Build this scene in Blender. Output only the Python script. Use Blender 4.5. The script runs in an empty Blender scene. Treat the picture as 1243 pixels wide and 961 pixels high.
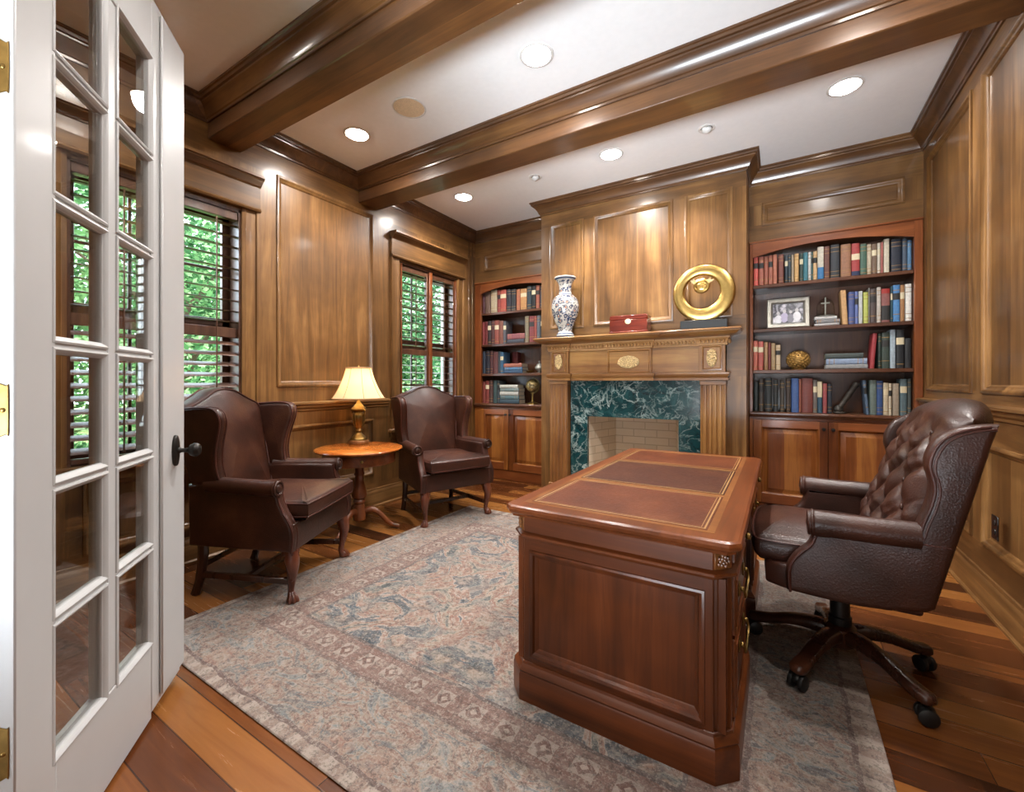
import bpy, bmesh, math, random
from mathutils import Vector, Matrix
from math import sin, cos, pi, sqrt, radians as R
random.seed(7)
SC = bpy.context.scene
COL = SC.collection

# ------------------------------------------------------------------ helpers
def lin(h):
    if isinstance(h, (tuple, list)): return (*h, 1)
    o = []
    for k in (0, 2, 4):
        c = int(h[k:k+2], 16) / 255
        o.append(c/12.92 if c <= .04045 else ((c+.055)/1.055)**2.4)
    return (*o, 1)

def cr(pts, n=5, closed=False):
    """Catmull-Rom resample of a 2-D or 3-D polyline"""
    P = [Vector(p) for p in pts]; out = []; N = len(P)
    for i in range(N if closed else N-1):
        p1, p2 = P[i], P[(i+1) % N]
        p0 = P[i-1] if (closed or i > 0) else p1*2-p2
        p3 = P[(i+2) % N] if (closed or i < N-2) else p2*2-p1
        for k in range(n):
            t = k/n
            out.append(.5*((2*p1)+(p2-p0)*t+(2*p0-5*p1+4*p2-p3)*t*t+(3*p1-p0-3*p2+p3)*t**3))
    if not closed: out.append(P[-1])
    return [tuple(p) for p in out]

class MB:
    def __init__(s): s.v = []; s.f = []; s.m = []
    def add(s, vs, fs, mi=0, fn=None, M=None):
        o = len(s.v)
        for p in vs:
            if fn: p = fn(*p)
            if M is not None: p = M @ Vector(p)
            s.v.append(tuple(p))
        for f in fs: s.f.append(tuple(i+o for i in f)); s.m.append(mi)
        return s
    def box(s, x0, x1, y0, y1, z0, z1, b=0, mi=0, fn=None, M=None):
        c = ((x0, x1), (y0, y1), (z0, z1))
        b = min(b, abs(x1-x0)*.45, abs(y1-y0)*.45, abs(z1-z0)*.45)
        if b <= 0:
            vs = [(c[0][i], c[1][j], c[2][k]) for i in (0, 1) for j in (0, 1) for k in (0, 1)]
            fs = [(0, 1, 3, 2), (4, 6, 7, 5), (0, 4, 5, 1), (2, 3, 7, 6), (0, 2, 6, 4), (1, 5, 7, 3)]
            return s.add(vs, fs, mi, fn, M)
        vs = []; ix = {}
        for i in (0, 1):
            for j in (0, 1):
                for k in (0, 1):
                    q = (i, j, k)
                    for ax in range(3):
                        p = [c[a][q[a]] + (0 if a == ax else (b if q[a] == 0 else -b)) for a in range(3)]
                        ix[q, ax] = len(vs); vs.append(tuple(p))
        fs = []
        for ax in range(3):
            o1, o2 = [a for a in range(3) if a != ax]
            for sg in (0, 1):
                f = []
                for (u, w) in ((0, 0), (1, 0), (1, 1), (0, 1)):
                    q = [0, 0, 0]; q[ax] = sg; q[o1] = u; q[o2] = w; f.append(ix[tuple(q), ax])
                fs.append(tuple(f))
            for u in (0, 1):
                for w in (0, 1):
                    q0 = [0, 0, 0]; q0[o1] = u; q0[o2] = w; q1 = list(q0); q1[ax] = 1
                    q0, q1 = tuple(q0), tuple(q1)
                    fs.append((ix[q0, o1], ix[q1, o1], ix[q1, o2], ix[q0, o2]))
        for i in (0, 1):
            for j in (0, 1):
                for k in (0, 1): fs.append(tuple(ix[(i, j, k), a] for a in range(3)))
        return s.add(vs, fs, mi, fn, M)
    def lathe(s, prof, seg=24, c=(0, 0, 0), mi=0, M=None, fn=None, sx=1, sy=1):
        vs = []; fs = []; n = len(prof)
        for (r, z) in prof:
            for k in range(seg):
                a = 2*pi*k/seg
                vs.append((c[0]+r*cos(a)*sx, c[1]+r*sin(a)*sy, c[2]+z))
        for i in range(n-1):
            for k in range(seg):
                k2 = (k+1) % seg
                fs.append((i*seg+k, i*seg+k2, (i+1)*seg+k2, (i+1)*seg+k))
        if prof[0][0] > 1e-5: fs.append(tuple(range(seg)))
        if prof[-1][0] > 1e-5: fs.append(tuple((n-1)*seg+k for k in range(seg)))
        return s.add(vs, fs, mi, fn, M)
    def tube(s, path, r, seg=8, closed=False, mi=0, fn=None, M=None, flat=1):
        P = [Vector(p) for p in path]; n = len(P)
        rr = r if isinstance(r, (list, tuple)) else [r]*n
        T = []
        for i in range(n):
            a = P[(i-1) % n] if (closed or i > 0) else P[i]
            b = P[(i+1) % n] if (closed or i < n-1) else P[i]
            d = b-a; T.append(d.normalized() if d.length > 1e-9 else Vector((0, 0, 1)))
        u = T[0].orthogonal().normalized(); vs = []; fs = []
        if abs(T[0].z) < .9: u = (Vector((0, 0, 1))-T[0]*T[0].z).normalized()
        for i in range(n):
            u = (u-T[i]*u.dot(T[i])); u = u.normalized() if u.length > 1e-6 else T[i].orthogonal().normalized()
            w = T[i].cross(u)
            for k in range(seg):
                a = 2*pi*k/seg
                vs.append(tuple(P[i]+(u*cos(a)+w*sin(a)*flat)*rr[i]))
        for i in range(n if closed else n-1):
            i2 = (i+1) % n
            for k in range(seg):
                k2 = (k+1) % seg
                fs.append((i*seg+k, i*seg+k2, i2*seg+k2, i2*seg+k))
        if not closed:
            fs.append(tuple(range(seg))); fs.append(tuple((n-1)*seg+k for k in range(seg)))
        return s.add(vs, fs, mi, fn, M)
    def prism(s, poly, d0, d1, fn=None, mi=0, M=None):
        n = len(poly)
        vs = [(p[0], p[1], d0) for p in poly]+[(p[0], p[1], d1) for p in poly]
        fs = [tuple(range(n)), tuple(range(2*n-1, n-1, -1))]
        fs += [(i, (i+1) % n, n+(i+1) % n, n+i) for i in range(n)]
        return s.add(vs, fs, mi, fn, M)
    def pillow(s, poly, t, r, fn=None, n=4, bulge=0, bulge0=None, caps=3, mi=0, M=None):
        P = [Vector(p[:2]) for p in poly]; N = len(P)
        area = sum(P[i].x*P[(i+1) % N].y-P[(i+1) % N].x*P[i].y for i in range(N))
        if area < 0: P.reverse()
        nr = []
        for i in range(N):
            d1 = (P[i]-P[i-1]); d2 = (P[(i+1) % N]-P[i])
            d1 = d1.normalized() if d1.length > 1e-9 else d2.normalized()
            d2 = d2.normalized() if d2.length > 1e-9 else d1
            m = Vector((-d1.y-d2.y, d1.x+d2.x)); L = m.length
            m = m/L if L > 1e-6 else Vector((-d1.y, d1.x))
            k = 1/max(.5, m.dot(Vector((-d1.y, d1.x)))); nr.append(m*k)
        r = min(r, t/2)
        rings = []
        for a in range(-n, n+1):
            an = a/n*pi/2
            ins = r*(1-cos(an)); cc = r*sin(an)+(t/2-r)*(1 if a > 0 else -1)
            if a == 0:
                rings.append((ins, -(t/2-r)))
                if t/2-r > 1e-6: rings.append((ins, t/2-r))
            else: rings.append((ins, cc))
        vs = []; fs = []
        for ins, cc in rings:
            for i in range(N):
                q = P[i]+nr[i]*ins; vs.append((q.x, q.y, cc))
        for j in range(len(rings)-1):
            for i in range(N):
                i2 = (i+1) % N
                fs.append((j*N+i, j*N+i2, (j+1)*N+i2, (j+1)*N+i))
        b0 = bulge if bulge0 is None else bulge0
        for side in (0, 1):
            base = 0 if side == 0 else (len(rings)-1)*N
            sg = -1 if side == 0 else 1; bb = b0 if side == 0 else bulge
            if caps == 0:
                fs.append(tuple(base+i for i in range(N))); continue
            ring = [Vector(vs[base+i][:2]) for i in range(N)]
            ce = sum(ring, Vector((0, 0)))/N; prev = base
            for k in range(1, caps+1):
                f = 1-k/(caps+1); o = len(vs)
                for q in ring:
                    w = ce+(q-ce)*f; vs.append((w.x, w.y, sg*(t/2+bb*(1-f**2.4))))
                for i in range(N):
                    i2 = (i+1) % N; fs.append((prev+i, prev+i2, o+i2, o+i))
                prev = o
            o = len(vs); vs.append((ce.x, ce.y, sg*(t/2+bb)))
            for i in range(N): fs.append((prev+i, prev+(i+1) % N, o))
        return s.add(vs, fs, mi, fn, M)
    def grid(s, fn, nu, nv, wu=False, mi=0, M=None):
        vs = [fn(i/nu, j/nv) for j in range(nv+1) for i in range(nu if wu else nu+1)]
        W = nu if wu else nu+1; fs = []
        for j in range(nv):
            for i in range(nu):
                i2 = (i+1) % W
                fs.append((j*W+i, j*W+i2, (j+1)*W+i2, (j+1)*W+i))
        return s.add(vs, fs, mi, None, M)
    def frame(s, rect, prof, fn=None, mi=0, M=None):
        a0, a1, b0, b1 = rect; vs = []; fs = []
        for ins, h in prof:
            vs += [(a0+ins, b0+ins, h), (a1-ins, b0+ins, h), (a1-ins, b1-ins, h), (a0+ins, b1-ins, h)]
        for j in range(len(prof)-1):
            for i in range(4):
                i2 = (i+1) % 4
                fs.append((j*4+i, j*4+i2, j*4+4+i2, j*4+4+i))
        return s.add(vs, fs, mi, fn, M)
    def sweep(s, path, prof, closed=False, side=1, mi=0, fn=None, M=None):
        P = [Vector(p) for p in path]; n = len(P); vs = []; fs = []; k = len(prof)
        for i in range(n):
            d1 = (P[i]-P[i-1]).normalized() if (closed or i > 0) else None
            d2 = (P[(i+1) % n]-P[i]).normalized() if (closed or i < n-1) else None
            d1 = d1 or d2; d2 = d2 or d1
            n1 = Vector((-d1.y, d1.x)); n2 = Vector((-d2.y, d2.x))
            m = (n1+n2)/max(.15, 1+n1.dot(n2))*side
            for o, z in prof: vs.append((P[i].x+m.x*o, P[i].y+m.y*o, z))
        for i in range(n if closed else n-1):
            i2 = (i+1) % n
            for j in range(k-1): fs.append((i*k+j, i2*k+j, i2*k+j+1, i*k+j+1))
        if not closed:
            fs.append(tuple(range(k))); fs.append(tuple((n-1)*k+j for j in range(k)))
        return s.add(vs, fs, mi, fn, M)
    def ball(s, c, r, seg=16, rings=10, mi=0, M=None, e=1):
        rx, ry, rz = r if isinstance(r, (tuple, list)) else (r, r, r)
        def sp(x): return math.copysign(abs(x)**e, x)
        vs = []; fs = []
        for j in range(rings+1):
            p = -pi/2+pi*j/rings
            for i in range(seg):
                t = 2*pi*i/seg
                vs.append((c[0]+rx*sp(cos(p))*sp(cos(t)), c[1]+ry*sp(cos(p))*sp(sin(t)), c[2]+rz*sp(sin(p))))
        for j in range(rings):
            for i in range(seg):
                i2 = (i+1) % seg
                fs.append((j*seg+i, j*seg+i2, (j+1)*seg+i2, (j+1)*seg+i))
        return s.add(vs, fs, mi, None, M)
    def build(s, name, mats, parent=None, smooth=38, loc=None, weld=True):
        me = bpy.data.meshes.new(name); me.from_pydata(s.v, [], s.f)
        if not isinstance(mats, (list, tuple)): mats = [mats]
        for m in mats: me.materials.append(m)
        for p, mi in zip(me.polygons, s.m): p.material_index = mi
        bm = bmesh.new(); bm.from_mesh(me)
        if weld: bmesh.ops.remove_doubles(bm, verts=bm.verts, dist=1e-5)
        bmesh.ops.recalc_face_normals(bm, faces=bm.faces)
        bm.to_mesh(me); bm.free()
        if smooth:
            me.polygons.foreach_set('use_smooth', [True]*len(me.polygons))
            me.set_sharp_from_angle(angle=R(smooth))
        o = bpy.data.objects.new(name, me); COL.objects.link(o)
        if parent: o.parent = parent
        if loc: o.location = loc
        return o

def tag(o, label=None, cat=None, group=None, kind=None):
    if label: o['label'] = label
    if cat: o['category'] = cat
    if group: o['group'] = group
    if kind: o['kind'] = kind
    return o
def thing(name, label, cat, loc=(0, 0, 0), rz=0, group=None, kind=None):
    o = bpy.data.objects.new(name, None); COL.objects.link(o)
    o.empty_display_size = .1
    o.location = loc; o.rotation_euler = (0, 0, rz)
    return tag(o, label, cat, group, kind)
def struct(o):
    o['kind'] = 'structure'; return o
def copy_tree(src, loc, rz=0, label=None, group=None):
    r = src.copy(); COL.objects.link(r); r.location = loc; r.rotation_euler = (0, 0, rz)
    if label: r['label'] = label
    if group: r['group'] = group
    for ch in list(src.children):
        c = ch.copy(); COL.objects.link(c); c.parent = r
        for g in list(ch.children):
            d = g.copy(); COL.objects.link(d); d.parent = c
    return r

# ------------------------------------------------------------------ materials
class NT:
    def __init__(s, name):
        s.m = bpy.data.materials.new(name); s.m.use_nodes = True
        s.t = s.m.node_tree; s.t.nodes.clear()
        s.out = s.n('ShaderNodeOutputMaterial')
    def n(s, typ, **kw):
        nd = s.t.nodes.new(typ)
        for k, v in kw.items(): setattr(nd, k, v)
        return nd
    def put(s, sock, v):
        if v is None: return
        if hasattr(v, 'is_output') or isinstance(v, bpy.types.NodeSocket): s.t.links.new(v, sock)
        else:
            if sock.type == 'RGBA' and not isinstance(v, float): v = lin(v) if isinstance(v, str) else v
            sock.default_value = v
    def coord(s, which='Object'): return s.n('ShaderNodeTexCoord').outputs[which]
    def mapping(s, v, scale=(1, 1, 1), rot=(0, 0, 0), loc=(0, 0, 0)):
        m = s.n('ShaderNodeMapping'); s.put(m.inputs['Vector'], v)
        m.inputs['Scale'].default_value = scale; m.inputs['Rotation'].default_value = rot; m.inputs['Location'].default_value = loc
        return m.outputs[0]
    def noise(s, v, scale=5, detail=4, rough=.5, dist=0, out='Fac'):
        m = s.n('ShaderNodeTexNoise'); s.put(m.inputs['Vector'], v)
        for k, x in (('Scale', scale), ('Detail', detail), ('Roughness', rough), ('Distortion', dist)): m.inputs[k].default_value = x
        return m.outputs[out]
    def vor(s, v, scale=5, feature='F1', out='Distance', rnd=1):
        m = s.n('ShaderNodeTexVoronoi', feature=feature); s.put(m.inputs['Vector'], v); m.inputs['Scale'].default_value = scale
        m.inputs['Randomness'].default_value = rnd
        return m.outputs[out]
    def math(s, op, a, b=None, c=None, clamp=False):
        m = s.n('ShaderNodeMath', operation=op, use_clamp=clamp)
        s.put(m.inputs[0], a); s.put(m.inputs[1], b); s.put(m.inputs[2], c)
        return m.outputs[0]
    def mix(s, f, a, b, blend='MIX'):
        m = s.n('ShaderNodeMix', data_type='RGBA', blend_type=blend)
        s.put(m.inputs['Factor'], f); s.put(m.inputs['A'] if False else m.inputs[6], a); s.put(m.inputs[7], b)
        return m.outputs[2]
    def ramp(s, f, stops, interp='LINEAR'):
        m = s.n('ShaderNodeValToRGB'); s.put(m.inputs[0], f); e = m.color_ramp.elements
        m.color_ramp.interpolation = interp
        while len(e) < len(stops): e.new(.5)
        for i, (p, c) in enumerate(stops):
            e[i].position = p; e[i].color = lin(c) if isinstance(c, str) else ((c, c, c, 1) if isinstance(c, (int, float)) else c)
        return m.outputs[0]
    def sep(s, v):
        m = s.n('ShaderNodeSeparateXYZ'); s.put(m.inputs[0], v); return m.outputs
    def comb(s, x=0., y=0., z=0.):
        m = s.n('ShaderNodeCombineXYZ'); s.put(m.inputs[0], x); s.put(m.inputs[1], y); s.put(m.inputs[2], z); return m.outputs[0]
    def bump(s, h, strength=.2, dist=.01):
        m = s.n('ShaderNodeBump'); s.put(m.inputs['Height'], h)
        m.inputs['Strength'].default_value = strength; m.inputs['Distance'].default_value = dist
        return m.outputs[0]
    def bsdf(s, color, rough=.5, metal=0., normal=None, coat=0., coat_rough=.1, spec=.5, **kw):
        b = s.n('ShaderNodeBsdfPrincipled')
        s.put(b.inputs['Base Color'], color); s.put(b.inputs['Roughness'], rough); s.put(b.inputs['Metallic'], metal)
        s.put(b.inputs['Normal'], normal); s.put(b.inputs['Coat Weight'], coat); s.put(b.inputs['Coat Roughness'], coat_rough)
        s.put(b.inputs['Specular IOR Level'], spec)
        for k, v in kw.items(): s.put(b.inputs[k.replace('_', ' ')], v)
        s.t.links.new(b.outputs[0], s.out.inputs[0])
        return s.m

def wood(name, dark, mid, light, axis='z', rough=.36, coat=.25, cross=7., along=.55, board=.21, boardamt=.16, fine=1., spec=.4):
    n = NT(name); co = n.coord()
    sc = {'x': (along, cross, cross), 'y': (cross, along, cross), 'z': (cross, cross, along)}[axis]
    v = n.mapping(co, sc)
    a = n.noise(v, 1.6, 6, .62, .9)
    blot = n.noise(n.mapping(co, (2.2, 2.2, 2.2)), 1.3, 3, .55)
    fg = n.noise(n.mapping(co, tuple(k*6 if k > 1 else k*3 for k in sc)), 2., 2, .6)
    f = n.math('ADD', n.math('MULTIPLY', a, .62), n.math('MULTIPLY', blot, .38))
    x = n.sep(co)
    ac = n.math('ADD', x[0], n.math('MULTIPLY', x[1], .97)) if axis == 'z' else n.math('ADD', x[2], n.math('MULTIPLY', x[1] if axis == 'x' else x[0], .83))
    cell = n.math('FLOOR', n.math('DIVIDE', ac, board))
    wn = n.n('ShaderNodeTexWhiteNoise', noise_dimensions='1D'); n.put(wn.inputs['W'], cell)
    f = n.math('ADD', f, n.math('MULTIPLY', n.math('SUBTRACT', wn.outputs['Value'], .5), boardamt))
    col = n.ramp(f, [(.3, dark), (.5, mid), (.68, light)])
    col = n.mix(n.math('MULTIPLY', n.ramp(fg, [(.48, 0.), (.68, 1.)]), .28*fine), col, dark)
    rg = n.math('ADD', rough-.06, n.math('MULTIPLY', a, .12))
    return n.bsdf(col, rg, 0., n.bump(fg, .05, .002), coat, .12, spec)

def plain(name, col, rough=.5, metal=0., coat=0., var=0.06, scale=30, bump=0., **kw):
    n = NT(name); co = n.coord(); f = n.noise(co, scale, 3)
    c = lin(col); d = tuple(max(0, k*(1-var*2)) for k in c[:3])+(1,); l = tuple(min(1, k*(1+var)) for k in c[:3])+(1,)
    colr = n.ramp(f, [(.3, d), (.7, l)])
    return n.bsdf(colr, rough, metal, n.bump(f, bump, .003) if bump else None, coat, **kw)

def leather(name, dark, mid, light, r0=.30, coat=.08):
    n = NT(name); co = n.coord()
    a = n.noise(co, 4.5, 4, .6); b = n.vor(co, 170, 'F1'); c = n.noise(co, 60, 3, .6)
    col = n.ramp(a, [(.3, dark), (.52, mid), (.75, light)])
    h = n.math('ADD', n.math('MULTIPLY', b, .5), n.math('ADD', n.math('MULTIPLY', c, .35), n.math('MULTIPLY', n.noise(co, 7, 3, .5), .5)))
    return n.bsdf(col, n.math('ADD', r0, n.math('MULTIPLY', c, .2)), 0., n.bump(h, .22, .006), coat, .2, .35 if r0 < .4 else .15)

def marble():
    n = NT('green_marble'); co = n.coord()
    w = n.noise(co, 3., 5, .6, out='Color')
    v = n.mix(.35, co, w, 'LINEAR_LIGHT') if False else n.mix(.16, co, w)
    def ridge(vec, sc, ds): return n.math('ABSOLUTE', n.math('SUBTRACT', n.noise(vec, sc, 6, .58, ds), .5))
    base = n.ramp(n.noise(co, 7, 6, .65, 1.2), [(.3, '0a2024'), (.52, '123639'), (.75, '2a5254')])
    vein = n.ramp(ridge(n.mapping(co, (1, 1, 1), (0, .5, 0)), 3.2, 1.), [(0., .85), (.006, .5), (.018, 0.)]); vein2 = n.ramp(ridge(n.mapping(co, (1, 1, 1.3), (0, -.7, 0), (3, 1, 2)), 7.5, .6), [(0., .5), (.012, .2), (.03, 0.)])
    mask = n.ramp(n.noise(co, 3.4, 4), [(.40, .15), (.62, 1.)])
    f = n.math('MULTIPLY', n.math('MAXIMUM', vein, vein2), mask)
    return n.bsdf(n.mix(n.math('MULTIPLY', f, .8), base, 'c5d6d0'), .16, 0., None, .3, .05)

def brick(name, ax):
    n = NT(name); x = n.sep(n.coord())
    v = n.comb(x[0] if ax == 'x' else x[1], x[2], 0.) if ax != 'z' else n.comb(x[0], x[1], 0.)
    b = n.n('ShaderNodeTexBrick'); n.put(b.inputs['Vector'], v)
    for k, q in (('Scale', 1.), ('Mortar Size', .005), ('Brick Width', .23), ('Row Height', .075), ('Mortar Smooth', .3), ('Bias', 0.)): b.inputs[k].default_value = q
    b.inputs['Color1'].default_value = lin('d3c4ad'); b.inputs['Color2'].default_value = lin('bfb09a'); b.inputs['Mortar'].default_value = lin('a89b87')
    c = n.mix(n.math('MULTIPLY', n.noise(n.coord(), 14, 4), .3), b.outputs[0], 'b0a28c')
    return n.bsdf(c, .85, 0., n.bump(b.outputs['Fac'], -.4, .01))

def floor_mat():
    n = NT('hardwood_planks'); co = n.coord(); x = n.sep(co)
    row = n.math('FLOOR', n.math('DIVIDE', n.math('ADD', x[1], .015), .128))
    wn = n.n('ShaderNodeTexWhiteNoise', noise_dimensions='1D'); n.put(wn.inputs['W'], row)
    xs = n.math('ADD', x[0], n.math('MULTIPLY', wn.outputs['Value'], 3.7))
    L = n.math('FLOOR', n.math('DIVIDE', xs, 1.15))
    w2 = n.n('ShaderNodeTexWhiteNoise', noise_dimensions='2D'); n.put(w2.inputs['Vector'], n.comb(row, L, 0.))
    tone = w2.outputs['Value']
    shift = n.comb(n.math('MULTIPLY', tone, 9.), n.math('MULTIPLY', tone, 5.), 0.)
    vv = n.n('ShaderNodeVectorMath', operation='ADD'); n.put(vv.inputs[0], n.mapping(co, (.8, 11, 1))); n.put(vv.inputs[1], shift)
    g = n.noise(vv.outputs[0], 2.2, 6, .62, .8)
    f = n.math('ADD', n.math('MULTIPLY', tone, .62), n.math('MULTIPLY', g, .42))
    col = n.ramp(f, [(.2, '30170a'), (.42, '552d14'), (.62, '74441f'), (.85, '8a592b')])
    fy = n.math('FRACT', n.math('DIVIDE', n.math('ADD', x[1], .015), .128)); fx = n.math('FRACT', n.math('DIVIDE', xs, 1.15))
    gap = n.math('MAXIMUM', n.math('MAXIMUM', n.math('LESS_THAN', fy, .02), n.math('GREATER_THAN', fy, .985)), n.math('LESS_THAN', fx, .0025))
    col = n.mix(n.math('MULTIPLY', gap, .7), col, '200d05')
    return n.bsdf(col, n.math('ADD', .2, n.math('MULTIPLY', g, .12)), 0., n.bump(n.math('SUBTRACT', g, gap), .08, .003), .12, .12, .4)

def rug_mat(hx, hy):
    n = NT('faded_oriental_rug'); co = n.coord(); x = n.sep(co)
    warp = n.noise(co, 9, 3, .6, out='Color')
    cw = n.sep(n.mix(.035, co, warp))
    ax = n.math('ABSOLUTE', cw[0]); ay = n.math('ABSOLUTE', cw[1])
    e = n.math('MINIMUM', n.math('SUBTRACT', hx, ax), n.math('SUBTRACT', hy, ay))
    # field: mirrored, cloudy medallions of blush and cream on dark slate
    sy = n.comb(ax, ay, 0.)
    wv = n.mix(.10, sy, n.noise(sy, 6, 4, .65, out='Color'))
    cl1 = n.noise(sy, 4.2, 5, .62, 1.3)
    cloud = n.ramp(cl1, [(.30, '3d474c'), (.38, '56605f'), (.42, 'a39688'), (.455, '84665a'), (.49, '937468'), (.515, 'aca094'), (.54, '59636a'), (.61, '3c474e'), (.68, '938880'), (.75, '785c54')])
    d = n.vor(wv, 2.3, 'F1', rnd=.8); d2 = n.vor(wv, 8., 'F1', rnd=.9); d3 = n.vor(wv, 24., 'F1')
    med = n.ramp(n.math('MULTIPLY', d, 1.25), [(0., '4e5a5c'), (.09, '6b7273'), (.12, 'a4998e'), (.17, '84665b'), (.30, '927165'), (.335, '55494a'), (.36, 'ab9c8d'), (.40, '46535a')])
    field = n.mix(n.ramp(n.math('MULTIPLY', d, 1.25), [(.38, 1.), (.44, 0.)]), cloud, med)
    flo = n.ramp(d2, [(0., '7d5a4e'), (.13, 'a5968a'), (.2, '927a6c'), (.26, '4a4744'), (.34, '6a7172')])
    field = n.mix(n.ramp(n.noise(sy, 5, 3), [(.5, 0.), (.56, .6)]), field, flo)
    field = n.mix(n.math('MULTIPLY', n.ramp(d3, [(.2, 1.), (.32, 0.)]), .35), field, 'b0a295')
    # main border
    b1 = n.noise(n.mapping(co, (3.2, 5.5, 1)), 2.4, 5, .65, 1.)
    bf = n.ramp(b1, [(.32, '5b5756'), (.40, '7a7f80'), (.46, '978a7e'), (.52, '7d6258'), (.56, '92857b'), (.62, '60686b'), (.7, '937c70')])
    bv = n.vor(wv, 4.4, 'F1', rnd=.6)
    bf = n.mix(n.math('MULTIPLY', n.ramp(bv, [(.0, 1.), (.24, .8), (.3, 0.)]), .6), bf, n.ramp(bv, [(0., '6a5048'), (.07, 'a79889'), (.13, '8d6b5e'), (.24, '9c8274')]))
    bf = n.mix(n.math('MULTIPLY', n.ramp(d3, [(.2, 1.), (.32, 0.)]), n.ramp(n.noise(sy, 3.5, 2), [(.5, 0.), (.58, .65)])), bf, '5e504b')
    # guard strip of squares with cream diamonds
    al = n.math('ADD', n.math('MULTIPLY', cw[0], 1.), cw[1])
    near_y = n.math('LESS_THAN', n.math('SUBTRACT', hy, ay), n.math('SUBTRACT', hx, ax))
    run = n.math('ADD', n.math('MULTIPLY', near_y, cw[0]), n.math('MULTIPLY', n.math('SUBTRACT', 1., near_y), cw[1]))
    fr = n.math('ABSOLUTE', n.math('SUBTRACT', n.math('FRACT', n.math('DIVIDE', run, .13)), .5))
    fe = n.math('ABSOLUTE', n.math('DIVIDE', n.math('SUBTRACT', e, .455), .13))
    dia = n.math('ADD', fr, fe); squ = n.math('MAXIMUM', fr, fe)
    guard = n.mix(n.math('LESS_THAN', squ, .27), '7a625a', '9a8d84')
    guard = n.mix(n.math('LESS_THAN', dia, .25), guard, '6f5750')
    guard = n.mix(n.math('LESS_THAN', dia, .10), guard, 'a3958a')
    outer = n.mix(n.ramp(n.math('ADD', n.math('ABSOLUTE', n.math('SUBTRACT', n.math('FRACT', n.math('DIVIDE', run, .085)), .5)), 0.), [(.18, 1.), (.28, 0.)]), '8a776d', 'a5988d')
    def band(a, b): return n.math('MULTIPLY', n.math('GREATER_THAN', e, a), n.math('LESS_THAN', e, b))
    c = n.mix(band(-1., .022), field, '9c8e82')
    c = n.mix(band(.022, .10), c, outer)
    c = n.mix(band(.10, .115), c, '6c5b56')
    c = n.mix(band(.115, .375), c, bf)
    c = n.mix(band(.375, .39), c, '6c5b56')
    c = n.mix(band(.39, .52), c, guard)
    c = n.mix(band(.52, .535), c, '5f5654')
    # wear: streaky fading and speckle of the pile
    wear = n.ramp(n.noise(n.mapping(co, (1.2, 7, 1)), 3, 6, .75), [(.42, 0.), (.64, 1.)])
    c = n.mix(n.math('MULTIPLY', wear, .45), c, '92877e')
    sp = n.noise(co, 75, 4, .9)
    c = n.mix(n.math('MULTIPLY', n.ramp(sp, [(.50, 0.), (.60, 1.)]), .6), c, 'aaa096')
    sp2 = n.noise(n.mapping(co, (1, 1, 1), (0, 0, 0), (5, 3, 0)), 52, 4, .9)
    c = n.mix(n.math('MULTIPLY', n.ramp(sp2, [(.50, 0.), (.62, 1.)]), .62), c, '4b4543')
    c = n.mix(1., c, 'e3e1e1', 'MULTIPLY')
    return n.bsdf(c, .95, 0., n.bump(sp, .5, .006), spec=.1)

M = {}
for ax in 'xyz':
    M['wall_'+ax] = wood('wall_wood_'+ax, '462f19', '6b4a28', '8d673c', ax, .36, .15)
    M['cherry_'+ax] = wood('cherry_wood_'+ax, '4a2410', '6f3a1b', '8d5029', ax, .34, .25, board=.35)
    M['shelf_'+ax] = wood('shelf_wood_'+ax, '3a2014', '52301e', '6b432b', ax, .36, .2, board=.35)
    M['mahog_'+ax] = wood('mahogany_'+ax, '3c1d0d', '603014', '794121', ax, .32, .12, spec=.3, cross=6, board=.5, boardamt=.1)
    M['mantel_'+ax] = wood('mantel_wood_'+ax, '55351a', '784f29', '98703d', ax, .36, .2)
M['beam'] = wood('beam_wood', '432b18', '664428', '83582f', 'x', .36, .25)
M['crown_x'] = wood('crown_wood_x', '3c2615', '573921', '74502c', 'x', .32, .35)
M['shutter'] = wood('shutter_wood', '352014', '4f3223', '664631', 'z', .38, .2)
M['cab_z'] = wood('cabinet_wood', '54290f', '78421b', '98602c', 'z', .34, .25, board=.12, boardamt=.3)
M['tabletop'] = wood('tabletop_wood', '7a3a12', 'a2571f', 'bf7330', 'x', .25, .4)
M['chairleg'] = wood('chair_leg_wood', '34190e', '54291a', '70402a', 'z', .28, .35)
M['darkleg'] = wood('dark_leg_wood', '22100a', '361b10', '4a2818', 'z', .28, .4)
M['leather'] = leather('brown_leather', '25120a', '381c12', '4c2d1d')
M['leather2'] = leather('chestnut_leather', '24120b', '351b12', '46261a')
M['piping'] = leather('leather_piping', '30170f', '442118', '5a3125')
M['inlay'] = leather('desk_leather', '46200f', '562a15', '66381f', .45, .03)
M['inlay_dark'] = leather('desk_leather_dark', '321710', '402014', '4d2a1a', .45, .03)
M['gold_line'] = plain('gold_tooling', '94703f', .5, .2)
M['banding'] = wood('banding_wood', '5e3418', '754622', '8a5a32', 'x', .3, .25)
M['marble'] = marble()
for a in 'xyz': M['brick_'+a] = brick('cream_brick_'+a, a)
M['floor'] = floor_mat()
M['ceiling'] = plain('ceiling_paint', 'eeeeee', .9, 0, 0, .01)
M['hallwall'] = plain('hall_paint', 'd8d4cc', .9, 0, 0, .01)
M['door'] = plain('white_door_paint', 'b3b3b3', .42, 0, .1, .015, 6)
M['brass'] = plain('aged_brass', '8a7040', .38, 1., 0, .12, 40)
M['gold'] = plain('hammered_gold', 'bd9c5c', .28, 1., 0, .06, 40, 0.)
M['ballgold'] = plain('antique_gold', 'a67f42', .5, .6, 0, .3, 60)
M['gilt'] = plain('gilt_carving', 'c9ab78', .5, .1, 0, .25, 90, .5)
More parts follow.
